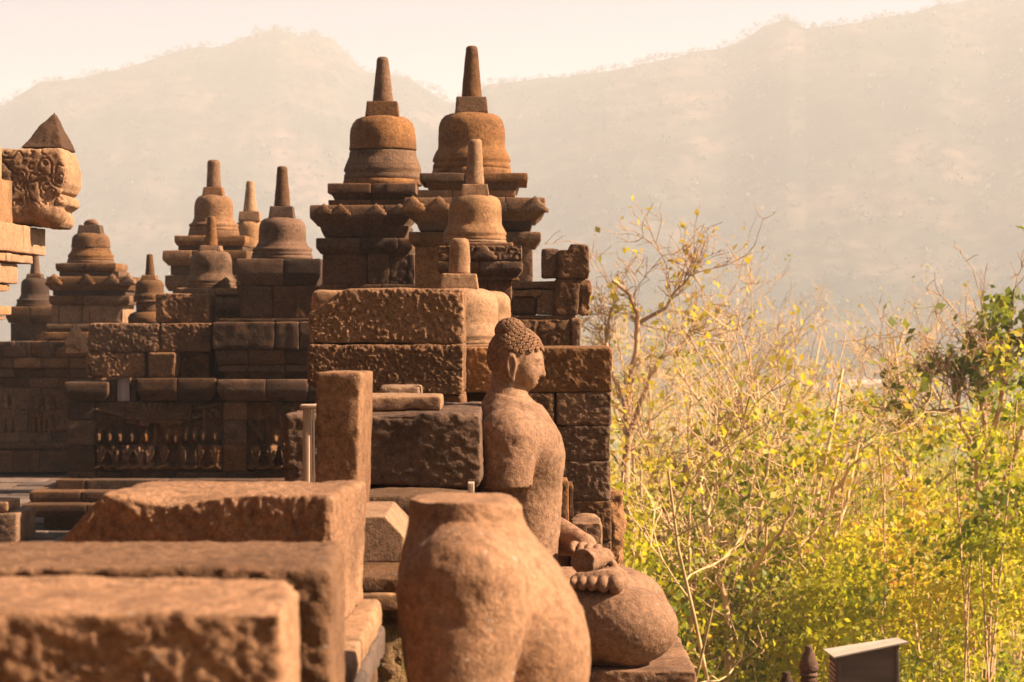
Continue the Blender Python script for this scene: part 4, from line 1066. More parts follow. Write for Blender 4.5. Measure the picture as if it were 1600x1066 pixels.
# pale stupa just behind the big slabs
t4 = thing('stupa', (PX(718, 10.6), 10.6, 0.5), 'pale bell stupa with blunt spire rising right behind the big rough slab', 'stupa', 'stupa towers on the balustrade')
course(t4, 'wall_stone', PX(630, 10.2), PX(808, 10.2), 10.2, 0.6, 0.5, PZ(548, 10.2), STONE, joints=[PX(720, 10.2)], nd_=1, sp=0.04)
stupa(t4, 718, 10.5, 372, 428, 450, 540, 15, 17.5, 30, 60, 72, PZ(548, 10.2), STONE_P)
t5 = thing('stupa', (PX(757, 11.6), 11.6, 0.5), 'broken bell stupa without spire half hidden behind the blunt pale stupa', 'stupa', 'stupa towers on the balustrade')
course(t5, 'wall_stone', PX(690, 11.3), PX(812, 11.3), 11.3, 0.45, 0.5, PZ(536, 11.3), STONE, nd_=1, sp=0.04)
stupa(t5, 757, 11.52, None, None, 455, 530, 9, 9, 20, 42, 46, PZ(536, 11.3), STONE_P, cap=False)

# stacked stones at the right end
rs = thing('corner_pier', (PX(865, 13.2), 13.2, 0.5), 'ruined corner pier of stacked blocks at the right end of the wall', 'pier')
def notch(p):
    s = sstep(PX(888, 12.4), PX(893, 12.4), p[:, 0]); p[:, 2] -= (1 - s) * 0.03 * sstep(PZ(434, 12.4), PZ(381, 12.4), p[:, 2])
    return p
Y = 12.4
pblock('block', rs, 872, 381, 920, 435, Y, 0.5, STONE, rough=0.012, rnd=0.016, sp=0.008, pit=0.005, deform=notch)
pblock('block', rs, 847, 388, 873, 434, Y + 0.05, 0.42, STONE_D, rough=0.008, rnd=0.014, sp=0.01)
def slant(p):
    t = (p[:, 2] - PZ(492, Y)) / (PZ(436, Y) - PZ(492, Y)); p[:, 0] -= (1 - t) * 0.012; return p
pblock('block', rs, 868, 436, 906, 493, Y, 0.55, STONE, rough=0.012, rnd=0.016, sp=0.009, pit=0.004, deform=slant)
pblock('block', rs, 904, 437, 922, 490, Y + 0.03, 0.5, STONE_R, rough=0.03, rnd=0.02, sp=0.009, freq=16, pit=0.006)
for (x0, y0, x1, y1, dy) in ((800, 440, 868, 452, 0.06), (803, 453, 846, 464, 0.03), (800, 465, 838, 493, 0.07), (838, 453, 869, 492, 0.045)):
    pblock('moulding_stone', rs, x0, y0, x1, y1, Y + dy, 0.4, STONE, rough=0.008, rnd=0.014, sp=0.009, pit=0.003)
pblock('plinth_stone', rs, 800, 493, 900, 499, Y + 0.01, 0.5, STONE, rough=0.005, rnd=0.008, sp=0.01)
for x0, x1 in ((770, 893), (893, 907)):
    pblock('round_moulding', rs, x0, 499, x1, 548, Y - 0.02, 0.5, STONE, rough=0.010 if x1 < 900 else 0.02, rnd=0.075, sp=0.008, relief=scroll(0.012, 22, 3) if x1 < 900 else None)
rock('footing', rs, (PX(770, Y), Y, 0.5), (PX(903, Y), Y + 0.5, PZ(549, Y)), STONE, seed=sd(), sp=0.03)

# ------------------------------------------------------------------ relief wall across the gallery
YR = 19.0
def cps(u, v, x0, y0, x1, y1, r0, r1=None):
    r1 = r0 if r1 is None else r1
    dx, dy = x1 - x0, y1 - y0; t = np.clip(((u - x0) * dx + (v - y0) * dy) / (dx * dx + dy * dy + 1e-6), 0, 1)
    d = np.hypot(u - x0 - t * dx, v - y0 - t * dy) / (r0 + (r1 - r0) * t)
    return np.sqrt(np.clip(1 - d * d, 0, 1))
REL = []
rr2 = random.Random(8)
for k in range(15):                                   # fan of leaves of the carved tree
    an = math.radians(-172 + k * 11.7)
    REL.append((241 + 10 * math.cos(an), 668 + 8 * math.sin(an), 241 + 44 * math.cos(an), 664 + 34 * math.sin(an), 2.4, 4.2, 0.030))
REL.append((242, 694, 242, 668, 4, 3, 0.035))
for (hx, hy) in ((155, 683), (172, 684), (188, 684), (206, 684), (229, 684), (262, 683), (275, 685), (291, 682), (304, 682), (318, 682), (336, 682), (430, 683)):
    REL.append((hx, hy - 3, hx, hy + 4, 6.0, 5.0, 0.055)); REL.append((hx, hy - 9, hx, hy - 7, 4, 5, 0.04))
for bx in (160, 178, 200, 218, 236, 258, 284, 312, 336, 400, 424, 446):  # seated bodies below
    w = rr2.uniform(-4, 4)
    REL.append((bx, 700, bx + w, 720, 7.5, 6.5, 0.05)); REL.append((bx - 6, 704, bx - 2 + w, 722, 2.8, 2.4, 0.055)); REL.append((bx + 7, 704, bx + 3 + w, 720, 2.8, 2.4, 0.055))
    REL.append((bx - 10, 731, bx + 4, 726, 4.4, 3.6, 0.05)); REL.append((bx + 10, 732, bx - 4, 727, 4.4, 3.6, 0.045))
for (a, b, c, d) in ((150, 640, 190, 650), (196, 636, 222, 652), (300, 640, 340, 634), (298, 655, 330, 645), (318, 668, 318, 640), (405, 640, 402, 672), (420, 655, 448, 640), (455, 640, 462, 668), (440, 668, 436, 645), (390, 660, 410, 690)):
    REL.append((a, b, c, d, 4, 2.5, 0.03))
for k in range(10): REL.append((300 + k * 4.5, 634 + (k % 3) * 7, 306 + k * 4.5, 640 + (k % 3) * 7, 3.0, 2.2, 0.022))
def relief_wall(p):
    u = 800 + p[:, 0] / YR * F; v = HZ + (EYE - p[:, 2]) / YR * F
    h = np.zeros(len(u))
    for (a, b, c, d, r0, r1, hh) in REL: h = np.maximum(h, hh * cps(u, v, a, b, c, d, r0, r1))
    return 2.0 * h + 0.006 * fbm(p * 22, 3, 3)

rw = thing('relief_wall', (-2.6, 19.2, 0), 'shaded wall carved with a spreading tree and a row of seated figures', 'wall')
rows = [(628, 656, [196, 300]), (656, 695, [148 + 70, 285]), (695, 737, [182, 244, 310])]
for k, (y0, y1, js) in enumerate(rows):
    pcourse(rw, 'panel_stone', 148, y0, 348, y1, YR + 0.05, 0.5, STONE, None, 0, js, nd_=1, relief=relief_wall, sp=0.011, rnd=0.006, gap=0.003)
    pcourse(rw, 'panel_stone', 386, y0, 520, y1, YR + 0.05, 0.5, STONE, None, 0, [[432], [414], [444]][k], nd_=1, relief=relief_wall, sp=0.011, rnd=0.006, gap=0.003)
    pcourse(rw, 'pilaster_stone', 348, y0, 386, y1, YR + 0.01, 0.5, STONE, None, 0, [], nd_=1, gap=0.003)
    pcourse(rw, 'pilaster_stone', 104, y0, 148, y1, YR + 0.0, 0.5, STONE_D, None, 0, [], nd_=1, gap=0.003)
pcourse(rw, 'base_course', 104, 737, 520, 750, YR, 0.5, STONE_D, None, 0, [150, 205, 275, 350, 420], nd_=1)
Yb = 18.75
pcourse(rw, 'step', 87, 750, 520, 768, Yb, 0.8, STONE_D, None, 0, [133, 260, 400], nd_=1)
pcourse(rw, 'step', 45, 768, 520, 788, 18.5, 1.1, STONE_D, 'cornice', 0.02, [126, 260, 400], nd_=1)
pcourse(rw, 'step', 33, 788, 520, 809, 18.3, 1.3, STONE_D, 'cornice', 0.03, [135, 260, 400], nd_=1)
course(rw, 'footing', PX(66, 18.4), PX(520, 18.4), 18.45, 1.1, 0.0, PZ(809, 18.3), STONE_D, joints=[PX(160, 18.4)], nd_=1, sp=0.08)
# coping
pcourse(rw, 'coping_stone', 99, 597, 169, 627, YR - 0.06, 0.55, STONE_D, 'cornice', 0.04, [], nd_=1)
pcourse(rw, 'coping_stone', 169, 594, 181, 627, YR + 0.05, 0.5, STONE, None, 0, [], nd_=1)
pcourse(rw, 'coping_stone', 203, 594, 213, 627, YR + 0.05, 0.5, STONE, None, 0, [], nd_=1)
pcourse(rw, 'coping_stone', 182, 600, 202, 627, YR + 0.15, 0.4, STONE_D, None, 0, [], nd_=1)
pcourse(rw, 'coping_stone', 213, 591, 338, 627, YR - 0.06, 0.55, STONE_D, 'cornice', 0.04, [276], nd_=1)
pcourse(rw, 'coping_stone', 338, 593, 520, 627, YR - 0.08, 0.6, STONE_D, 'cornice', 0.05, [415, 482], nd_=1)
# right part: stepped tower on the wall with a dark stupa
t6 = thing('stupa_tower', (PX(430, 19.4), 19.4, PZ(593, 19)), 'dark lichened bell stupa on stepped masonry left of the central pair', 'stupa', 'stupa towers on the balustrade')
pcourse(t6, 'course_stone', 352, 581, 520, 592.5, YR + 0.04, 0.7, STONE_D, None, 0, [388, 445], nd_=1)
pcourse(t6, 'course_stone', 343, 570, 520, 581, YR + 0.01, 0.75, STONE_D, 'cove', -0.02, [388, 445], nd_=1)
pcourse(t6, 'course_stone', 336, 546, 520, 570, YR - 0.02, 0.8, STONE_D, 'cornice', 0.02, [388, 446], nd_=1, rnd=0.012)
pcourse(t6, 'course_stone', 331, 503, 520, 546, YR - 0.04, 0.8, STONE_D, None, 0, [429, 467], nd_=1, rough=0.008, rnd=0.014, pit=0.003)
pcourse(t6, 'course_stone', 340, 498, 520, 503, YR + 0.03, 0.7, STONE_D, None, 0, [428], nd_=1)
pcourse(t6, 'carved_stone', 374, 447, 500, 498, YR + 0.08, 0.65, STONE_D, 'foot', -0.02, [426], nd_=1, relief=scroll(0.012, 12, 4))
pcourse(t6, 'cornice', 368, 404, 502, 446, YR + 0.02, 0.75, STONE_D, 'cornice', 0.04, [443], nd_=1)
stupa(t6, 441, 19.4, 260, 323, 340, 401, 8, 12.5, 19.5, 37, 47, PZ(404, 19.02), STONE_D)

# rough loose blocks heaped on the wall
bl = 'rough blocks piled on the relief wall'
zc = PZ(593, 19)
def pl(name, label, x0, y0, x1, y1, Y, d, mat=STONE_R, **kw):
    o = pblock(name, None, x0, y0, x1, y1, Y, d, mat, **dict(dict(rough=0.012, rnd=0.018, sp=0.010, pit=0.008), **kw))
    return tag(o, label, 'stone block', bl)
pl('stone_block', 'rough block at the lower left of the pile, behind the grey plank', 135, 551, 227, 590.5, 19.02, 0.45)
pl('stone_block', 'small turned block with bright right side in the bottom row of the pile', 233, 551, 277, 590.5, 18.98, 0.24, STONE, yaw=-0.12, rough=0.006, pit=0.003)
pl('stone_block', 'dark block at the lower right of the pile beside the stepped tower', 282, 551, 327, 590.5, 19.12, 0.4, STONE, rough=0.008, pit=0.004)
pl('stone_block', 'wide rough block at the left of the middle row of the pile', 138, 505.5, 249, 550.5, 19.02, 0.45)
pl('stone_block', 'rough block with bright corner at the right of the middle row', 250, 505, 330, 550.5, 19.02, 0.45)
pl('stone_block', 'rough block on top of the pile under the pale stupa', 243, 459, 326, 504.5, 19.05, 0.45)
o = rock('wooden_plank', None, (PX(182.5, 19.06), 19.07, PZ(627, 19.05)), (PX(202, 19.06), 19.10, PZ(571, 19.06)), plain_mat('grey_wood', (0.36, 0.29, 0.25), 0.85, 0.45, 14, stretch=(1, 1, 0.08)), seed=sd(), rough=0.003, rnd=0.004, sp=0.03)
tag(o, 'short grey weathered plank standing upright against the block pile', 'plank')

# pale stupa behind that pile
t7 = thing('stupa_tower', (PX(330, 19.9), 19.9, 0), 'pale bell stupa with thin spire standing behind the pile of rough blocks', 'stupa', 'stupa towers on the balustrade')
Yf = 19.6
course(t7, 'wall_stone', PX(280, Yf), PX(378, Yf), Yf, 0.6, 0, PZ(492, Yf), STONE, joints=[PX(330, Yf)], sp=0.06, nd_=1)
pcourse(t7, 'moulding', 280, 476, 376, 492, Yf - 0.02, 0.62, STONE, 'cornice', 0.02, [330], nd_=1)
pcourse(t7, 'moulding', 285, 461, 380, 476, Yf, 0.6, STONE_P, 'foot', 0.03, [350], nd_=1)
pcourse(t7, 'cap_slab', 275, 450, 384, 461, Yf - 0.02, 0.62, STONE_P, None, 0, [335], nd_=1, rough=0.01)
stupa(t7, 330, 19.9, 338, 384, 391, 449, 6.5, 10, 17, 32, 39, PZ(450, Yf), STONE)

t8 = thing('stupa_tower', (PX(322, 24.5), 24.5, 0), 'stupa tower with thick spire and broad cornice behind the pale thin one', 'stupa', 'stupa towers on the balustrade')
Yf = 24.0; D = 0.86
course(t8, 'wall_stone', PX(268, Yf), PX(390, Yf), Yf + 0.06, D - 0.12, 0, PZ(455, Yf), STONE, joints=[PX(330, Yf)], sp=0.08)
pcourse(t8, 'moulding', 257, 430, 392, 455, Yf + 0.03, D - 0.06, STONE_D, 'cornice', 0.03, [330])
pcourse(t8, 'neck_course', 266, 414, 384, 430, Yf + 0.08, D - 0.16, STONE_D, None, 0, [330])
pcourse(t8, 'cornice', 253, 391, 386, 415, Yf, D, STONE, 'cornice', 0.05, [300])
pcourse(t8, 'neck_course', 278, 384, 380, 391, Yf + 0.1, D - 0.2, STONE_D)
pcourse(t8, 'cap_slab', 272, 368, 384, 384, Yf + 0.05, D - 0.1, STONE, 'cornice', 0.02, [320])
stupa(t8, 334, Yc(Yf, D), 250, 293, 305, 362, 9.5, 11.5, 16, 30, 39, PZ(368, Yf), STONE)

t9 = thing('stupa_tower', (PX(390, 27.3), 27.3, 0), 'small stupa with tall spire peeping out behind the dark lichened bell', 'stupa', 'stupa towers on the balustrade')
course(t9, 'wall_stone', PX(360, 27), PX(425, 27), 27, 0.6, 0, PZ(398, 27), STONE, sp=0.08, nd_=1)
stupa(t9, 391, 27.3, 283, 331, 345, 395, 6, 11, 17, 24, 30, PZ(398, 27), STONE_P)

t10 = thing('stupa_tower', (PX(233, 22.3), 22.3, 0), 'small stupa with dark needle spire left of the rough block pile', 'stupa', 'stupa towers on the balustrade')
Yf = 22.0
course(t10, 'wall_stone', PX(205, Yf), PX(262, Yf), Yf, 0.4, 0, PZ(506, Yf), STONE, sp=0.06, nd_=1)
lathe('drum', t10, PX(233, 22.2), 22.2, [(0.15, PZ(506, Yf)), (0.20, PZ(505, Yf)), (0.205, PZ(497, 22.2)), (0.18, PZ(490, 22.2)), (0.13, PZ(487, 22.2)), (0.05, PZ(487, 22.2))], STONE, seed=31)
lathe('drum', t10, PX(234, 22.2), 22.2, [(0.08, PZ(488, 22.2)), (0.13, PZ(487, 22.2)), (0.13, PZ(472, 22.2)), (0.05, PZ(471, 22.2))], STONE, seed=32)
stupa(t10, 234, 22.2, 397, 430, 437, 471, 4.5, 7.5, 12, 22, 25, PZ(472, 22.2), STONE)

t11 = thing('stupa_tower', (PX(142, 26), 26, 0), 'stupa tower with broken stubby top and antefixed cornice on the left', 'stupa', 'stupa towers on the balustrade')
Yf = 25.6; D = 0.92
course(t11, 'wall_stone', PX(72, Yf), PX(200, Yf), Yf, D, 0, PZ(530, Yf), STONE, joints=[PX(140, Yf)], sp=0.08)
pcourse(t11, 'base_moulding', 68, 519, 200, 530, Yf - 0.03, D, STONE, None, 0, [138])
pcourse(t11, 'base_moulding', 71, 506, 198, 519, Yf, D - 0.04, STONE, 'torus', 0.02, [112])
pcourse(t11, 'wall_stone', 80, 477, 192, 506, Yf + 0.07, D - 0.14, STONE_P, None, 0, [92, 128, 140], relief=scroll(0.012, 11, 14))
pcourse(t11, 'moulding', 76, 462, 203, 477, Yf + 0.03, D - 0.06, STONE, 'cornice', 0.02, [130])
pcourse(t11, 'neck_course', 82, 454, 196, 462, Yf + 0.06, D - 0.12, STONE_D)
k11 = pcourse(t11, 'cornice', 72, 432, 204, 454, Yf, D, STONE, 'cornice', 0.035, [125])
pcourse(t11, 'neck_course', 92, 424, 186, 432, Yf + 0.1, D - 0.2, STONE_D)
pcourse(t11, 'cap_slab', 86, 411, 182, 424, Yf + 0.06, D - 0.12, STONE, 'cornice', 0.015, [132])
for cx in (84, 135, 175, 200): antefix(k11, cx, 446, Yf + 0.004, 26, 18, STONE, 0.025)
stupa(t11, 142, Yc(Yf, D), None, 352, 364, 408, 9, 9, 18, 30, 36, PZ(411, Yf), STONE, joint=True)
lathe('stub', t11, PX(142, Yc(Yf, D)), Yc(Yf, D), [(0.03, PZ(352.5, Yc(Yf, D))), (0.075, PZ(352, Yc(Yf, D))), (0.085, PZ(349, Yc(Yf, D))), (0.06, PZ(345, Yc(Yf, D))), (0.02, PZ(343, Yc(Yf, D)))], STONE, seed=77, rough=0.012)

t12 = thing('stupa_tower', (PX(50, 28.3), 28.3, 0), 'dark stupa partly hidden under the carved corbel on the far left', 'stupa', 'stupa towers on the balustrade')
Yf = 28.0
course(t12, 'wall_stone', PX(15, Yf), PX(84, Yf), Yf + 0.04, 0.5, 0, PZ(505, Yf), STONE_D, joints=[PX(50, Yf)], sp=0.08, nd_=1)
pcourse(t12, 'cornice', 8, 479, 90, 505, Yf, 0.56, STONE, 'cornice', 0.03, [47], nd_=1)
stupa(t12, 55, 28.28, 395, 428, 434, 477, 5, 8, 12, 22, 29, PZ(479, Yf), STONE_D)

# ------------------------------------------------------------------ wall at the far end of the gallery
YE = 24.6
ew = thing('end_wall', (-5, 25, 0), 'far gallery wall with sunlit carved figures and antefixes on top', 'wall')
REL2 = []
for bx in (10, 22, 58, 75, 92):
    REL2 += [(bx, 622, bx, 627, 5, 4, 0.08), (bx, 634, bx, 650, 6, 5, 0.07), (bx - 4, 655, bx - 5, 676, 3.2, 2.6, 0.07), (bx + 4, 655, bx + 4, 676, 3.2, 2.6, 0.07), (bx - 8, 636, bx - 5, 652, 2.4, 2, 0.07), (bx + 8, 636, bx + 6, 650, 2.4, 2, 0.07)]
for bx in (84, 100): REL2 += [(bx - 8, 672, bx + 8, 668, 4.5, 4, 0.07)]
def relief_end(p):
    u = 800 + p[:, 0] / YE * F; v = HZ + (EYE - p[:, 2]) / YE * F
    h = np.zeros(len(u))
    for (a, b, c, d, r0, r1, hh) in REL2: h = np.maximum(h, hh * cps(u, v, a, b, c, d, r0, r1))
    return h
x_l = -60
pcourse(ew, 'base_course', x_l, 705, 150, 738, YE - 0.25, 0.9, STONE_D, None, 0, [20, 62], nd_=1)
pcourse(ew, 'base_course', x_l, 692, 150, 705, YE - 0.15, 0.8, STONE_D, 'cornice', 0.02, [0, 55, 100], nd_=1)
pcourse(ew, 'base_course', x_l, 676, 150, 692, YE - 0.08, 0.7, STONE_D, None, 0, [30, 80], nd_=1)
pcourse(ew, 'panel_stone', x_l, 640, 150, 676, YE, 0.6, STONE, None, 0, [-10, 44, 88], nd_=1, relief=relief_end, sp=0.014)
pcourse(ew, 'panel_stone', x_l, 606, 150, 640, YE, 0.6, STONE, None, 0, [14, 64, 112], nd_=1, relief=relief_end, sp=0.014)
pcourse(ew, 'coping', x_l, 590, 150, 606, YE - 0.06, 0.7, STONE_D, 'cove', 0.05, [0, 45, 92], nd_=1)
pcourse(ew, 'coping', x_l, 575, 150, 590, YE - 0.14, 0.75, STONE_D, 'cove', 0.05, [20, 70, 110], nd_=1)
pcourse(ew, 'coping', x_l, 559, 150, 575, YE - 0.2, 0.85, STONE, None, 0, [-20, 20, 64, 108], nd_=1, rnd=0.015)
k12 = pcourse(ew, 'round_coping', x_l, 534, 150, 559, YE - 0.14, 0.6, STONE, None, 0, [-8, 42, 48, 88], nd_=1, rnd=0.07)
for cx, w, h in ((22, 34, 26), (74, 30, 26), (118, 40, 52), (112, 56, 26)): antefix(k12, cx, 558, YE - 0.19, w, h, STONE_P if h > 30 else STONE, 0.07)

# ------------------------------------------------------------------ main wall on the left with corbels and a carved spout
mw = thing('main_wall', (-3.2, 10, 0), 'sunlit corbelled main temple wall at the left edge under the carved spout', 'wall')
XW = -3.25
course(mw, 'block', -4.6, XW, 5.0, 6.6, 0.0, 1.72, STONE, nd_=8, sp=0.2)
def cor(y0, y1, pe, Ye, ys_=7.0, mat=STONE_P, n=8, xl=-4.2, name='corbel_stone', rnd=0.008):
    xr = PX(pe, Ye); z1, z0 = PZ(y0, Ye), PZ(y1, Ye)
    e = np.sort(np.concatenate([[ys_, Ye], ys_ + (Ye - ys_) * (np.arange(1, n) + 0.5 * (np.random.default_rng(int(y0)).random(n - 1) - 0.5)) / n]))
    for a, b in zip(e[:-1], e[1:]):
        rock(name, mw, (xl, a + 0.002, z0), (xr - random.random() * 0.006, b - 0.002, z1 - 0.001), mat, seed=sd(), rough=0.005, rnd=rnd, sp=0.03, pit=0.002)
cor(478, 493, 20, 11.2); cor(493, 500, 10, 11.1)
cor(456, 478, -12, 11.1)
cor(444, 456, 17, 11.3); cor(413, 444, 30, 11.4); cor(400, 413, 52, 11.6)
cor(358, 400, 72, 11.9, n=9)
cor(283, 358, 20, 11.3, n=7, mat=STONE_P)
cor(230, 283, 5, 11.3, n=6, mat=STONE_P)
# carved spout: stone head in profile
zf = lambda y: PZ(y, 11.6)
xf = lambda x: PX(x, 11.6)
out = [(-30, 233), (98, 233), (104, 248), (108, 265), (107, 288), (102, 300), (96, 304), (104, 309), (105, 320), (97, 326), (92, 329), (97, 337), (96, 348), (90, 355), (72, 356), (58, 352), (-30, 347)]
poly = np.array([(xf(x), zf(y)) for x, y in out])
S = Sculpt((xf(-40), 11.45, zf(362)), (xf(114), 12.0, zf(228)), 0.0055)
sl, gx_, gy_, gz_ = S.win((-9, 0, -9), (9, 99, 9))
px_, pz_ = gx_[:, :, :] + 0 * gz_, gz_ + 0 * gx_
d2 = np.full(px_.shape, 1e9); inside = np.zeros(px_.shape, bool)
for k in range(len(poly)):
    a, b = poly[k], poly[(k + 1) % len(poly)]; e = b - a
    t = np.clip(((px_ - a[0]) * e[0] + (pz_ - a[1]) * e[1]) / (e @ e), 0, 1)
    d2 = np.minimum(d2, (px_ - a[0] - t * e[0]) ** 2 + (pz_ - a[1] - t * e[1]) ** 2)
    c = ((a[1] > pz_) != (b[1] > pz_)) & (px_ < (b[0] - a[0]) * (pz_ - a[1]) / (b[1] - a[1] + 1e-12) + a[0])
    inside ^= c
d = np.sqrt(d2) * np.where(inside, -1, 1)
R_ = 0.03
dy = np.abs(gy_ - 11.75) - 0.21
qx, qy = d + R_, dy + R_
S.F[sl] = (np.minimum(np.maximum(qx, qy), 0) + np.sqrt(np.maximum(qx, 0) ** 2 + np.maximum(qy, 0) ** 2) - R_).astype(np.float32)
S.ell((xf(84), 11.56, zf(338)), (0.075, 0.05, 0.055), 0.02)          # jowl
S.ell((xf(98), 11.58, zf(318)), (0.03, 0.05, 0.022), 0.012)          # lip
S.ell((xf(68), 11.545, zf(330)), (0.05, 0.03, 0.06), 0.02)
S.ell((xf(92), 11.545, zf(300)), (0.028, 0.02, 0.02), 0.01)
v, q = S.mesh(); v = relax(v, q, 1, 0.4); n = vnormals(v, q)
fr_ = np.clip(-n[:, 1], 0, 1)
w = v * 15.0
a_ = fbm(w * 1.0, 3, 2) * 3.0
sw = np.abs(np.sin(a_ * 3.3 + w[:, 0] * 1.0 + w[:, 2] * 0.6))
up_ = sstep(zf(330), zf(315), v[:, 2])
h_ = -0.013 * (1 - sstep(0.08, 0.5, sw)) * up_ * fr_ + 0.006 * fbm(v * 18, 7, 4)
v = v + n * h_[:, None]
sp_ = mesh_obj('carved_spout', v, q, STONE_P)
tag(sp_, 'carved stone spout head in profile with scrollwork jutting from the left wall', 'carving')
# pyramid stone on it
zb = zf(232.2)
V = [(xf(34), 11.58, zb), (xf(99), 11.58, zb), (xf(99), 11.92, zb), (xf(34), 11.92, zb), (xf(78), 11.74, zf(169)), (xf(74), 11.76, zf(170))]
SP = Sculpt((xf(28), 11.5, zb - 0.012), (xf(106), 12.0, zf(165)), 0.006)
sl, X_, Y_, Z_ = SP.win((-9, 0, -9), (9, 99, 9))
def pln(p0, nrm): 
    nrm = np.array(nrm, float); nrm /= np.linalg.norm(nrm); return (X_ - p0[0]) * nrm[0] + (Y_ - p0[1]) * nrm[1] + (Z_ - p0[2]) * nrm[2]
H_ = zf(169) - zb; ax_ = xf(76)
D_ = np.maximum.reduce([pln((xf(34), 0, zb), (-H_, 0, ax_ - xf(34))) + 0 * Y_, pln((xf(100), 0, zb), (H_, 0, xf(100) - ax_)) + 0 * Y_, pln((0, 11.56, zb), (0, -H_, 0.19)) + 0 * X_, pln((0, 11.94, zb), (0, H_, 0.19)) + 0 * X_, (zb - Z_) + 0 * X_ + 0 * Y_])
SP.F[sl] = D_.astype(np.float32)
v, q = SP.mesh(); v = relax(v, q, 2, 0.5); n = vnormals(v, q); v += n * (0.012 * fbm(v * 12, 5, 4) * sstep(0.0, 0.03, v[:, 2] - zb))[:, None]
tag(mesh_obj('pyramid_stone', v, q, STONE_D), 'dark pointed pyramid stone balanced on the carved spout head', 'stone')
# pavement-side block in the lower left
o = rock('stone_block', None, (PX(-120, 17.2), 17.2, 0.0), (PX(26, 17.2), 17.9, PZ(803, 17.2)), STONE, seed=sd(), rough=0.01, rnd=0.02, sp=0.02, pit=0.004); tag(o, 'stone block on the paving at the left edge', 'stone block', 'loose blocks lying on the paving')
o2 = rock('stone_block', None, (PX(-120, 17.3), 17.32, PZ(803, 17.2) + 0.002), (PX(11, 17.3), 17.8, PZ(785, 17.3)), STONE_P, seed=sd(), rough=0.01, rnd=0.03, sp=0.02); tag(o2, 'pale stone lying on top of the block at the left edge', 'stone block', 'loose blocks lying on the paving')
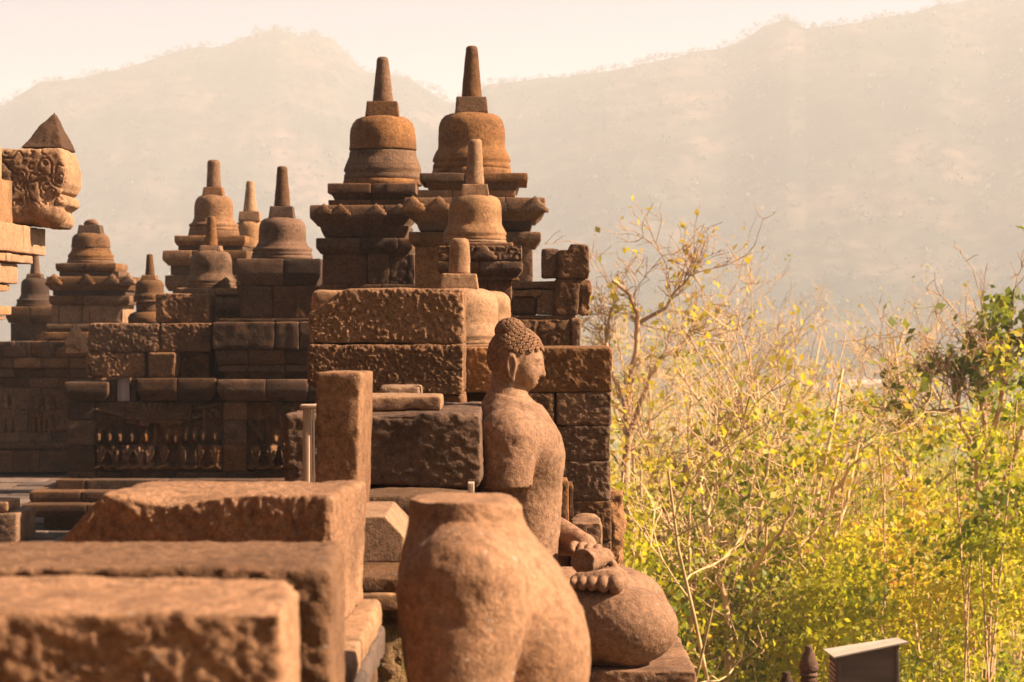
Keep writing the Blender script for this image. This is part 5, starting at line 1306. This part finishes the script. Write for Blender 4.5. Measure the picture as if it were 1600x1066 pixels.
# ================================================================== seated statues
def buddha(head=True, arm_cut=True, h=0.0045):
    S = Sculpt((-0.20, -0.52, -0.03), (0.58, 0.52, 1.12 if head else 0.92), h)
    rows = [(0.0, 0.0, 0.15, 0.24), (0.08, 0.0, 0.165, 0.25), (0.18, 0.012, 0.15, 0.215), (0.26, 0.022, 0.128, 0.178), (0.32, 0.024, 0.124, 0.166), (0.40, 0.026, 0.130, 0.166), (0.50, 0.026, 0.136, 0.178),
            (0.58, 0.025, 0.137, 0.195), (0.65, 0.022, 0.136, 0.210), (0.70, 0.017, 0.130, 0.218), (0.74, 0.010, 0.118, 0.208), (0.77, 0.004, 0.108, 0.175), (0.795, -0.002, 0.096, 0.135), (0.815, -0.009, 0.080, 0.098), (0.832, -0.014, 0.066, 0.076),
            (0.855, -0.015, 0.056, 0.064), (0.90, -0.008, 0.054, 0.057), (0.93, -0.003, 0.052, 0.055)]
    if not head:   # worn torso with more sloping chest, broken off at the base of the neck
        rows = [r for r in rows if r[0] < 0.5] + [(0.527, 0.030, 0.138, 0.180), (0.58, 0.026, 0.139, 0.195), (0.633, 0.019, 0.137, 0.208), (0.67, 0.011, 0.129, 0.214), (0.703, 0.003, 0.119, 0.212), (0.73, -0.006, 0.107, 0.195), (0.749, -0.0115, 0.0965, 0.172), (0.77, -0.015, 0.088, 0.140), (0.785, -0.017, 0.083, 0.118), (0.835, -0.018, 0.080, 0.105)]
    S.loft(rows, 0.0)
    # pectorals
    for sy in (-1, 1): S.ell((0.092, sy * 0.09, 0.64 if head else 0.58), (0.055, 0.085, 0.075), 0.07)
    # shoulders and arms
    nz = lambda x, y, z: 0.003 * np.sin(x * 61 + 1) * np.sin(y * 83) + 0.0025 * np.sin(x * 37 + y * 160 + 2) + 0.002 * np.sin(x * 143 + 0.6)
    for sy in (-1, 1):
        S.ell((-0.012 if head else -0.022, sy * 0.198, 0.705 if head else 0.69), (0.088, 0.085, 0.088), 0.05)
        if sy < 0 and arm_cut:
            S.cap((-0.012, -0.212, 0.70), (-0.016, -0.245, 0.44), 0.084, 0.070, 0.014, clip=lambda x, y, z: 0.553 + nz(x, y, z) - z)
        else:
            S.cap((-0.012, sy * 0.212, 0.70), (-0.03, sy * 0.27, 0.43), 0.084, 0.066, 0.016)
            S.cap((-0.03, sy * 0.27, 0.43), (0.17, sy * 0.15, 0.345), 0.062, 0.044, 0.02)
            S.cap((0.17, sy * 0.15, 0.345), (0.235, sy * 0.05, 0.335), 0.044, 0.040, 0.02)
    # legs folded in lotus
    for sy in (-1, 1):
        S.cap((0.03, sy * 0.17, 0.125), (0.34, sy * 0.30, 0.122), 0.130, 0.122, 0.03)
        S.ell((0.350, sy * 0.275, 0.120), (0.168, 0.155, 0.120), 0.03)
        S.cap((0.40, sy * 0.22, 0.12), (0.27, -sy * 0.06, 0.115), 0.108, 0.085, 0.03)
    S.ell((0.20, 0, 0.09), (0.24, 0.25, 0.10), 0.04)
    # shin and foot of the upper leg lying across the near thigh
    S.cap((0.40, 0.16, 0.155), (0.33, -0.10, 0.210), 0.080, 0.052, 0.02)
    S.cap((0.33, -0.10, 0.238), (0.272, -0.27, 0.262), 0.050, 0.034, 0.012)
    S.cap((0.215, -0.27, 0.262), (0.305, -0.285, 0.266), 0.027, 0.032, 0.012)
    for k, (tx, tr, ty) in enumerate(((0.190, 0.0125, -0.318), (0.217, 0.0150, -0.328), (0.248, 0.0165, -0.338), (0.281, 0.0185, -0.346), (0.320, 0.0235, -0.345))):
        S.cap((tx + 0.004, -0.27, 0.268), (tx, ty, 0.262), tr, tr * 0.95, 0.003)
        S.ell((tx, ty - 0.008, 0.257), (tr * 1.02, tr * 1.1, tr * 1.18), 0.003)
    # hands in the lap: the far hand below, the near hand broken off at the wrist
    S.ell((0.255, 0.0, 0.318), (0.062, 0.085, 0.026), 0.012)
    S.cap((0.14, 0.14, 0.385), (0.235, 0.03, 0.345), 0.046, 0.036, 0.015)
    S.ell((0.262, -0.075, 0.322), (0.045, 0.060, 0.026), 0.010)
    for k in range(4):
        S.cap((0.206 + 0.024 * k, -0.02, 0.350 - 0.003 * k), (0.196 + 0.025 * k, -0.085, 0.357 - 0.004 * k), 0.0125, 0.0115, 0.003)
        S.cap((0.196 + 0.025 * k, -0.085, 0.357 - 0.004 * k), (0.190 + 0.026 * k, -0.118, 0.343 - 0.004 * k), 0.0112, 0.0095, 0.002)
    for k in range(3): S.cap((0.300 + 0.012 * k, -0.06 - 0.02 * k, 0.320 - 0.012 * k), (0.318 + 0.008 * k, -0.130 - 0.004 * k, 0.302 - 0.014 * k), 0.012, 0.010, 0.003)
    if arm_cut: S.cap((0.295, -0.10, 0.318), (0.195, -0.235, 0.312), 0.030, 0.046, 0.004, clip=lambda x, y, z: (-(x - 0.222) * 0.50 - (y + 0.198) * 0.86) + 0.003 * np.sin(z * 160))
    # waist sash crease
    if head:
        S.ell((0.012, 0, 0.958), (0.087, 0.077, 0.092), 0.02)
        S.ell((0.036, 0, 0.916), (0.053, 0.060, 0.066), 0.025)
        S.ell((0.058, 0, 0.872), (0.020, 0.024, 0.016), 0.02)                  # chin
        for sy in (-1, 1):
            S.ell((0.050, sy * 0.034, 0.908), (0.030, 0.026, 0.034), 0.02)       # cheek
            S.ell((0.078, sy * 0.030, 0.950), (0.017, 0.026, 0.007), 0.010)      # brow
            S.ell((0.080, sy * 0.029, 0.936), (0.012, 0.020, 0.009), 0.004)      # eyelid
            S.ell((0.0985, sy * 0.030, 0.9275), (0.012, 0.020, 0.0016), 0.003, True)  # eye slit
            # ear with hollow and long lobe
            S.ell((-0.003, sy * 0.080, 0.932), (0.020, 0.013, 0.041), 0.005)
            S.cap((-0.004, sy * 0.080, 0.92), (0.000, sy * 0.078, 0.886), 0.014, 0.010, 0.006)
            S.ell((-0.002, sy * 0.094, 0.936), (0.0115, 0.011, 0.026), 0.003, True)
            S.cap((-0.003, sy * 0.092, 0.918), (-0.001, sy * 0.091, 0.892), 0.007, 0.0045, 0.002, True)
        S.cap((0.092, 0, 0.954), (0.0985, 0, 0.904), 0.0065, 0.010, 0.010)        # nose
        S.ell((0.1005, 0, 0.8975), (0.0095, 0.012, 0.0075), 0.006)
        for sy in (-1, 1): S.ell((0.089, sy * 0.012, 0.8985), (0.008, 0.007, 0.007), 0.005)
        S.ell((0.080, 0, 0.8835), (0.0095, 0.022, 0.0055), 0.004)                # lips
        S.ell((0.077, 0, 0.8735), (0.0095, 0.018, 0.0060), 0.004)
        S.ell((0.0905, 0, 0.8785), (0.012, 0.024, 0.0012), 0.002, True)
        S.ell((0.008, 0, 0.968), (0.094, 0.084, 0.082), 0.004, roty=0.10) if False else None
        S.ell((-0.006, 0, 1.040), (0.043, 0.041, 0.036), 0.010)                  # ushnisha
    v, q = S.mesh()
    v = relax(v, q, 1, 0.35)
    n = vnormals(v, q)
    dsp = (0.0024 if head else 0.004) * fbm(v * 16, 3, 4) + 0.0020 * fbm(v * 60, 4, 3) - 0.004 * np.clip(fbm(v * 40 + 3, 9, 3) - 0.28, 0, 1)
    # collar: edge of the monk's robe
    pl_ = v[:, 2] - (0.838 - 0.27 * (v[:, 0] + 0.05))
    dsp += 0.006 * (1 - sstep(-0.004, 0.003, pl_)) * sstep(0.5, 0.75, v[:, 2])
    # pits and knocks
    for c, r, dpt in (((-0.03, -0.285, 0.665), 0.020, 0.014), ((-0.045, -0.285, 0.64), 0.012, 0.008), ((0.0, -0.29, 0.69), 0.010, 0.006), ((-0.06, -0.28, 0.70), 0.009, 0.006), ((0.15, -0.05, 0.41), 0.01, 0.006)):
        dsp -= dpt * np.exp(-((v - np.array(c)) ** 2).sum(1) / r ** 2)
    hd = sstep(0.85, 0.87, v[:, 2])
    dsp *= 1 - 0.6 * hd
    v = v + n * dsp[:, None]
    if not head:   # broken neck
        br = 0.817 + 0.005 * fbm(np.stack([v[:, 0] * 26, v[:, 1] * 26, 0 * v[:, 0]], 1), 6, 3) - 0.008 * sstep(0.02, 0.10, v[:, 0])
        v[:, 2] = np.where(v[:, 2] > 0.79, np.minimum(v[:, 2], br), v[:, 2])
    v[:, 2] = np.maximum(v[:, 2], 0.0)
    return v, q

def curls():
    """rows of snail-shell hair curls on the skull and the topknot"""
    pts = []
    def shell(c, r, n, keep):
        i = np.arange(n) + 0.5; ph = np.arccos(1 - 2 * i / n); th = math.pi * (1 + 5 ** 0.5) * i
        d = np.stack([np.cos(th) * np.sin(ph), np.sin(th) * np.sin(ph), np.cos(ph)], 1)
        p = np.array(c) + d * np.array(r); nn = d / np.array(r); nn /= np.linalg.norm(nn, axis=1, keepdims=True)
        for a, b in zip(p, nn):
            if keep(a): pts.append((a, b))
    def hair(p):
        x, y, z = p
        if (x + 0.006) ** 2 + y ** 2 < 0.036 ** 2 and z > 1.0: return False
        line = 0.9755 - 0.30 * max(0, 0.062 - x) if x > 0.0 else 0.955
        if x < 0.0: line = 0.955 - 0.9 * max(0.0, -0.026 - x) ; line = max(line, 0.892)
        if -0.034 < x < 0.024 and abs(y) > 0.055 and z < 0.978: return False
        return z > line
    shell((0.012, 0, 0.958), (0.0878, 0.0782, 0.0930), 400, hair)
    shell((-0.006, 0, 1.040), (0.044, 0.042, 0.037), 110, lambda p: p[2] > 1.032)
    V, Q = [], []; off = 0; seg = 10
    prof = [(1.0, -0.5), (1.05, 0.15), (0.92, 0.55), (0.70, 0.72), (0.50, 0.62), (0.40, 0.42), (0.30, 0.60), (0.14, 0.85), (0.02, 0.9)]
    rg = np.random.default_rng(2)
    for p, nn in pts:
        r = 0.0088 * rg.uniform(0.9, 1.06)
        u = np.cross(nn, (0.2, 0.1, 0.97)); u /= np.linalg.norm(u); w = np.cross(nn, u)
        a0 = rg.uniform(0, 6.28)
        for k, (pr, ph) in enumerate(prof):
            for s in range(seg):
                th = a0 + s * 2 * math.pi / seg
                V.append(p + (u * math.cos(th) + w * math.sin(th)) * r * pr + nn * (ph * r * 0.75 + 0.0018))
        for k in range(len(prof) - 1):
            for s in range(seg):
                a = off + k * seg + s; b = off + k * seg + (s + 1) % seg
                Q.append([a, b, b + seg, a + seg])
        off += seg * len(prof)
    return np.array(V), np.array(Q)

BS = 0.965
def place(v, X, Y, Z, sc, yaw):
    c, s = math.cos(yaw), math.sin(yaw); v = v * np.array(sc)
    return np.stack([X + v[:, 0] * c - v[:, 1] * s, Y + v[:, 0] * s + v[:, 1] * c, Z + v[:, 2]], 1)

v, q = buddha(True, True)
BX, BY = 0.0, 7.2
seated = thing('seated_statue', (0.1, BY, zp), 'seated stone statue in profile with curled hair and right arm broken off', 'statue', 'seated statues along the balustrade')
body = mesh_obj('body', place(v, BX, BY, zp - 0.003, BS, 0.0), q, STATUE, seated)
v2, q2 = curls()
tag(mesh_obj('hair_curls', place(v2, BX, BY, zp - 0.003, BS, 0.0), q2, STATUE, body), kind='stuff')
v, q = buddha(False, False, 0.006)
headless = thing('seated_statue', (0.05, 3.45, zp), 'blurred headless seated statue with worn shoulders close to the lens', 'statue', 'seated statues along the balustrade')
mesh_obj('body', place(v, -0.052, 3.47, zp - 0.003, (0.975, 0.975, 0.955), 0.0), q, STATUE_N, headless)

# ================================================================== lower balustrade with box and finials
lo_b = thing('lower_balustrade', (2.0, 11, -2.6), 'lower balustrade below the seated statue', 'balustrade')
for z0, z1 in ((-2.6, -2.0), (-2.0, -1.5), (-1.5, -1.02)):
    course(lo_b, 'block', 1.2, 2.7, 6.0, 9.6, z0, z1, STONE_D, joints=[1.9], nd_=10, sp=0.15)
DARKWOOD = plain_mat('dark_stained_wood', (0.085, 0.050, 0.034), 0.75, 0.35, 12, stretch=(0.15, 1, 1)); ZINC = plain_mat('pale_metal_sheet', (0.42, 0.34, 0.26), 0.6, 0.15, 6)
bx = thing('sloped_box', (PX(1355, 14), 14.2, -1.02), 'dark wooden box with slanted pale metal roof at the bottom right', 'box')
Yk = 14.0
x0, x1 = PX(1308, Yk), PX(1405, Yk)
A = [P(1303, 1029, Yk - 0.06), P(1419, 1005, Yk - 0.06), P(1401, 998.5, Yk + 0.42), P(1286, 1016.5, Yk + 0.42)]   # corners of the roof sheet
def roof_z(x, y):
    t = (y - (Yk - 0.06)) / 0.48; l = A[0] + (A[3] - A[0]) * t; r = A[1] + (A[2] - A[1]) * t
    return l[2] + (r[2] - l[2]) * (x - l[0]) / (r[0] - l[0])
V = [(x, y, -1.02) for y in (Yk, Yk + 0.34) for x in (x0, x1)] + [(x, y, roof_z(x, y) - 0.003) for y in (Yk, Yk + 0.34) for x in (x0, x1)]
cab = mesh_obj('cabinet', V, [[0, 1, 5, 4], [3, 2, 6, 7], [2, 0, 4, 6], [1, 3, 7, 5], [4, 5, 7, 6], [1, 0, 2, 3]], DARKWOOD, bx, False)
for k in range(9):
    zz = PZ(1040 + 7.5 * k, Yk)
    rock('louvre_slat', cab, (x0 - 0.012, Yk + 0.03, zz - 0.012), (x0 - 0.001, Yk + 0.31, zz), WOOD, seed=sd(), rough=0.0005, rnd=0.002, sp=0.1)
for xx in (x0 + 0.012, x1 - 0.012):
    rock('corner_batten', cab, (xx - 0.010, Yk - 0.012, -1.0), (xx + 0.010, Yk - 0.001, roof_z(xx, Yk) - 0.012), DARKWOOD, seed=sd(), rough=0.0005, rnd=0.002, sp=0.1)
V = [a for a in A] + [a + np.array([0, 0, 0.009]) for a in A]
mesh_obj('roof_sheet', V, [[3, 2, 1, 0], [4, 5, 6, 7], [0, 1, 5, 4], [1, 2, 6, 5], [2, 3, 7, 6], [3, 0, 4, 7]], ZINC, bx, False)

def finial(label, cx, ytop, Y, mat, s=1.0):
    X = PX(cx, Y); zt_ = PZ(ytop, Y); k = Y / F * s; zb_ = -1.02
    t = thing('stone_finial', (X, Y, zb_), label, 'finial', 'dark finials at the bottom right')
    z = lambda d: zt_ - d * k
    lathe('bud', t, X, Y, [(2, z(0)), (5.5, z(0)), (6.5, z(2)), (6, z(5)), (8, z(11)), (12, z(20)), (15, z(29)), (15.5, z(36)), (13, z(40)), (6, z(41))][::-1] and [(r * k, h) for r, h in [(6, z(41)), (13, z(40.5)), (15.5, z(36)), (15, z(29)), (12, z(20)), (8, z(11)), (6, z(5)), (6.8, z(2)), (5.5, z(0)), (2, z(-0.3))]], mat, seg=32, seed=int(cx), rough=0.002)
    lathe('collar', t, X, Y, [(r * k, h) for r, h in [(8, z(48)), (13.5, z(47.5)), (14.5, z(45)), (13, z(42)), (7, z(41.2))]], mat, seg=32, seed=int(cx) + 1, rough=0.001)
    lathe('shaft', t, X, Y, [(r * k, h) for r, h in [(15, zb_), (15, zb_ + 0.05), (12, zb_ + 0.09), (11, z(60)), (14, z(54)), (12, z(48.4)), (5, z(48.2))]], mat, seg=32, seed=int(cx) + 2, rough=0.001)
finial('dark vase shaped stone finial left of the slanted box', 1264, 1009, 13.6, STONE_D)
finial('dark finial whose rounded tip just shows at the bottom edge', 1229, 1050, 13.3, STONE_D, 1.0)
print('objects', len(bpy.data.objects), 'polys', sum(len(m.polygons) for m in bpy.data.meshes))
